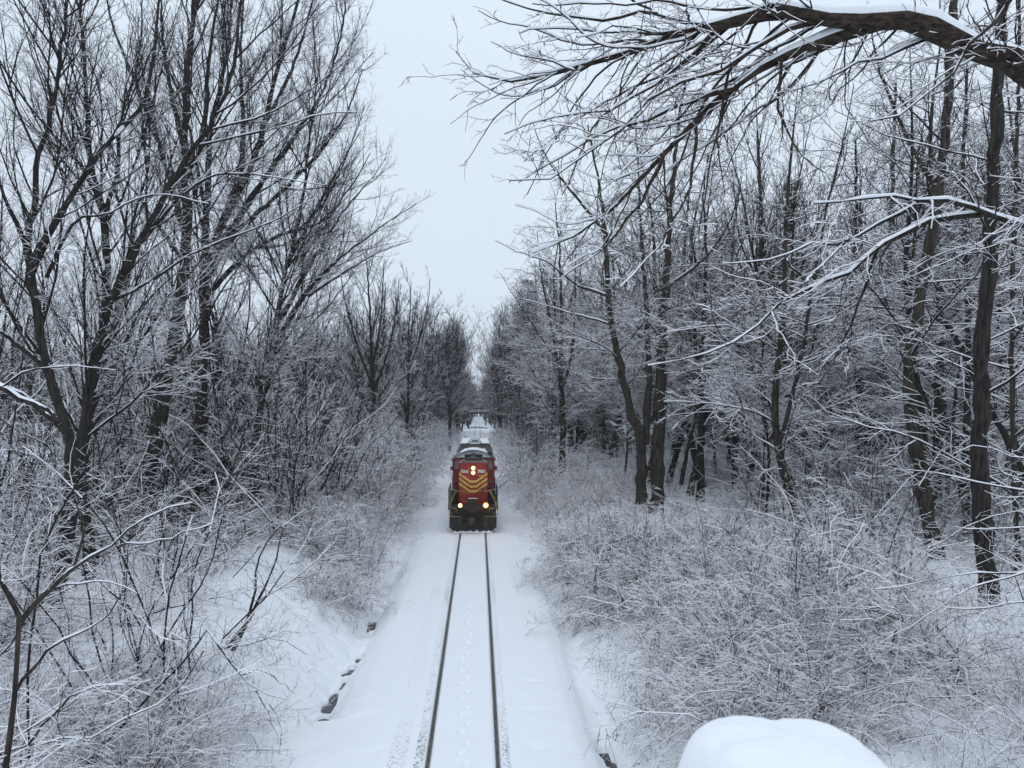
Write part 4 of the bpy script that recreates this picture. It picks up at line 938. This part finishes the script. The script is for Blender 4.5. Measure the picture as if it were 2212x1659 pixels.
a = cloud(1150, (12, 190), (90, 190), lambda x, y: np.abs((x - .33) / y - .043) < .72)
woodland('woodland', 'dense grey wood of bare trees filling the distance on the right', a, rng.uniform(17, 25, len(a)), .026, 1.0, 201)
a = np.vstack([cloud(420, (-14, 14), (200, 520), lambda x, y: np.abs(x) > 6.0), cloud(230, (-7, 7), (266, 480), lambda x, y: np.abs(x) > 2.8), cloud(60, (-9, 9), (480, 540), lambda x, y: y > 0)])
woodland('woodland', 'bare trees closing in where the track vanishes in the distance', a, rng.uniform(15, 22, len(a)), .045, .8, 202)
a = cloud(1100, (-150, -10), (105, 200), lambda x, y: (np.abs((x - .33) / y - .043) < .74) & ((y > 128 + 14 * np.sin(x * .07)) | (x > -30) & (x < -9)))
woodland('woodland', 'pale distant tree line beyond the white field on the left', a, rng.uniform(16, 23, len(a)), .030, .9, 203)

# ---------------------------------------------------------------- brush: thickets of arching snow-dusted stems
NEAR[0] = 1
def brush(name, label, region, n, seed, Lr=(1.2, 2.6), rad=.004, dens=(5, 7), snow=.008, brown=.0, ok=None, up=-.9, K=6, lean=.5, on=.85, cat='brush', clump=0, clr=1):
    rng = np.random.default_rng(seed); A = Acc()
    x = rng.uniform(region[0], region[1], n); y = rng.uniform(region[2], region[3], n)
    if ok is not None: k = ok(x, y); x, y = x[k], y[k]
    if clr:                                       # leave the feet of the named trunks in view
        k = np.ones(len(x), bool)
        for a_, b_ in KEY: k &= ~((y < b_ + .5) & (y > b_ - 11) & (np.abs((x - .33) * b_ / y - (a_ - .33)) < .9))
        x, y = x[k], y[k]
    c = vn(x * .45 + 31, y * .45) + .5; k = rng.random(len(x)) < (np.clip((c - .28) * 3.2, .03, 1) if clump else .25 + 1.1 * c); x, y = x[k], y[k]; m = len(x)
    rep = 4; i = np.repeat(np.arange(m), rep)
    P0 = np.c_[x[i] + rng.normal(0, .12, len(i)), y[i] + rng.normal(0, .12, len(i))]; P0 = np.c_[P0, ground_z(P0[:, 0], P0[:, 1], False) - .05]
    D = unit(np.c_[rng.normal(0, lean, (len(i), 2)), np.ones(len(i))]); L = rng.uniform(*Lr, len(i)) * (.6 + .8 * (vn(x * .3, y * .3 + 50) + .5))[i]
    P, R = grow(rng, P0, D, L, np.maximum(rad * 1.3, L * .0045), K, .16, up, .5)
    tubes(A, P, R, 4, rng, snow, on=on)
    ramify(A, rng, P, R, [dict(dens=dens[0], ang=(25, 75), ratio=.5, max=1.3, K=4, wander=.2, up=-.25, tmin=.2, side=.3), dict(dens=dens[1], ang=(25, 70), ratio=.5, max=.6, K=3, wander=.22, tmin=.1, min=.08)], snow, rad, 4, on)
    tw = M['twig_brown'] if brown else M['twig']
    return tag(A.build(name, [tw, M['twig_snow']]), label, cat, kind='stuff')
def okR(x, y):
    e = np.where(y < 22, 5.4 + .5 * np.sin(y * 2), np.where(y < 28, 5.4 - (y - 22) * .28, 3.9 + sm(60, 110, y) * .9)); return (x > e) & (np.abs((x - .33) / y - .043) < .72)
brush('brush', 'tangled snow-dusted thicket covering the right bank close to the camera', (4, 24), 1, 1, ok=okR) if 0 else None
brush('brush', 'tangled snow-dusted thicket covering the near part of the right bank', (4.5, 24, 12, 34), 1900, 301, ok=okR, rad=.005, snow=.009, on=.55, dens=(4.6, 6), Lr=(1.3, 3.3), up=-1.5, lean=.8, clump=1)
brush('brush', 'brownish snow-dusted thicket beside the track right of the locomotive', (3, 12, 30, 62), 1000, 302, ok=okR, rad=.0055, brown=1, snow=.010, dens=(4.5, 6), Lr=(1.0, 2.2))
brush('undergrowth', 'grey undergrowth between the trunks of the right wood', (10, 46, 32, 80), 1400, 303, ok=okR, rad=.0065, snow=.010, on=.7, dens=(4, 4.5), Lr=(1.0, 2.8), up=-1.1, lean=.7, K=7)
brush('brush', 'snowy lineside brush crowding the right of the track beyond the locomotive', (3.0, 9, 60, 180), 900, 304, ok=okR, rad=.012, snow=.02, dens=(3, 3), Lr=(1.5, 4.0))
def okL(x, y):
    e = np.where(y < 20, -5.9, np.where(y < 30, -9.3 + .25 * np.sin(y * 3), np.where(y < 35, -8.6, -4.5 - sm(60, 110, y) * .9))); return (x < e) & (np.abs((x - .33) / y - .043) < .72)
brush('brush', 'tangled snow-dusted thicket in the lower left corner', (-17, -5, 11, 24), 900, 311, ok=okL, rad=.005, snow=.009, on=.65, dens=(4.6, 6), Lr=(1.2, 3.0), up=-1.0, lean=.6, clump=1)
brush('brush', 'grey thicket between the trunks along the crest of the left bank', (-30, -8, 23, 40), 750, 312, ok=okL, rad=.005, snow=.008, on=.7, dens=(4, 5), Lr=(.8, 2.1), up=-.7)
brush('brush', 'brownish thicket beside the track left of the locomotive', (-13, -3.4, 34, 66), 1250, 313, ok=okL, rad=.0058, snow=.010, dens=(4, 5), brown=1, Lr=(1.2, 2.8))
brush('undergrowth', 'tall twiggy undergrowth left of the track further along', (-22, -6, 45, 110), 900, 314, ok=okL, rad=.010, snow=.016, dens=(3, 3.5), Lr=(2.5, 6), up=-.3, lean=.3, K=7)
brush('brush', 'snowy lineside brush crowding the left of the track beyond the locomotive', (-9, -3.1, 60, 180), 900, 315, ok=okL, rad=.012, snow=.02, dens=(3, 3), Lr=(1.5, 4.0))

brush('undergrowth', 'long sweeping snow-lined saplings tangled in front of the left trunks', (-24, -6.5, 15, 34), 170, 316, ok=okL, rad=.005, snow=.007, on=.45, dens=(3.6, 4.6), Lr=(3, 7), up=-.35, lean=.45, K=9)
brush('undergrowth', 'thin snow-lined saplings standing among the near trunks of the right wood', (13, 30, 20, 44), 200, 317, ok=okR, rad=.0055, snow=.008, on=.6, dens=(2.4, 3), Lr=(2.5, 6), up=-.2, lean=.3, K=8)
brush('weeds', 'small dry weeds poking through the snow on the left bank slope', (-8.8, -4.6, 19.8, 34), 130, 318, ok=lambda x, y: y > 0, rad=.0035, snow=.006, dens=(4, 3), Lr=(.15, .5), up=-.8, lean=.8, K=4, cat='weeds')
brush('weeds', 'small dry weeds poking through the snow beside the right edge of the track', (3.6, 5.4, 16, 40), 90, 319, ok=lambda x, y: y > 0, rad=.0035, snow=.006, dens=(4, 3), Lr=(.3, .9), up=-1.0, lean=.8, K=5, cat='weeds', brown=1)

brush('undergrowth', 'thicket of thin dark upright stems and hanging vines behind the left trunks', (-26, -8, 36, 62), 300, 320, ok=okL, rad=.008, snow=.006, on=.4, dens=(2.2, 3), Lr=(4, 10), up=.15, lean=.22, K=10)

# ---------------------------------------------------------------- the wintry air
hz = MB().box(-430, 430, -16, 720, -6, 44).build('haze', None); tag(hz, kind='stuff')
hz.data.materials.clear(); m_ = bpy.data.materials.new('haze'); m_.use_nodes = True; n, l = m_.node_tree.nodes, m_.node_tree.links; n.clear()
pv = n.new('ShaderNodeVolumePrincipled'); pv.inputs['Density'].default_value = .0004; pv.inputs['Color'].default_value = (.93, .96, 1, 1)
mo = n.new('ShaderNodeOutputMaterial'); l.new(pv.outputs['Volume'], mo.inputs['Volume']); hz.data.materials.append(m_)

brush('undergrowth', 'grey undergrowth deep in the right wood', (12, 85, 78, 130), 620, 330, ok=okR, rad=.013, snow=.014, on=.6, dens=(2.6, 2.8), Lr=(1.5, 4), up=-.8, lean=.6, K=6)
o_ = brush('shrub', 'rounded shrub with a dark base overhanging the ditch below the left bank', (-6.6, -4.3, 29.2, 32.5), 46, 331, rad=.0055, snow=.008, dens=(5, 7), Lr=(1.0, 2.0), up=-1.3, lean=.8, brown=1, cat='shrub'); o_['kind'] = 'thing'
o_ = brush('shrub', 'small low shrub of bent stems alone on the snow right of the track', (3.9, 5.0, 23.2, 25.2), 16, 332, rad=.005, snow=.006, dens=(5, 6), Lr=(.9, 1.6), up=-1.6, lean=.9, brown=1, cat='shrub'); o_['kind'] = 'thing'

brush('brush', 'coarse snow-laden brush nearest the camera on the right bank', (5.6, 17, 11.5, 20), 620, 333, ok=okR, rad=.0055, snow=.012, on=.6, dens=(4.6, 6), Lr=(1.3, 2.8), up=-1.5, lean=.85, clump=1)

brush('brush', 'heavier arching canes bowed under lumps of snow on the right bank', (5.2, 22, 13, 36), 190, 340, ok=okR, rad=.008, snow=.020, on=.6, dens=(2.6, 3.4), Lr=(1.8, 4.0), up=-2.0, lean=.9, K=9)
brush('brush', 'heavier arching canes bowed under lumps of snow on the left bank', (-20, -6, 13, 32), 120, 341, ok=okL, rad=.008, snow=.018, on=.55, dens=(2.6, 3.4), Lr=(1.8, 3.6), up=-1.8, lean=.9, K=9)
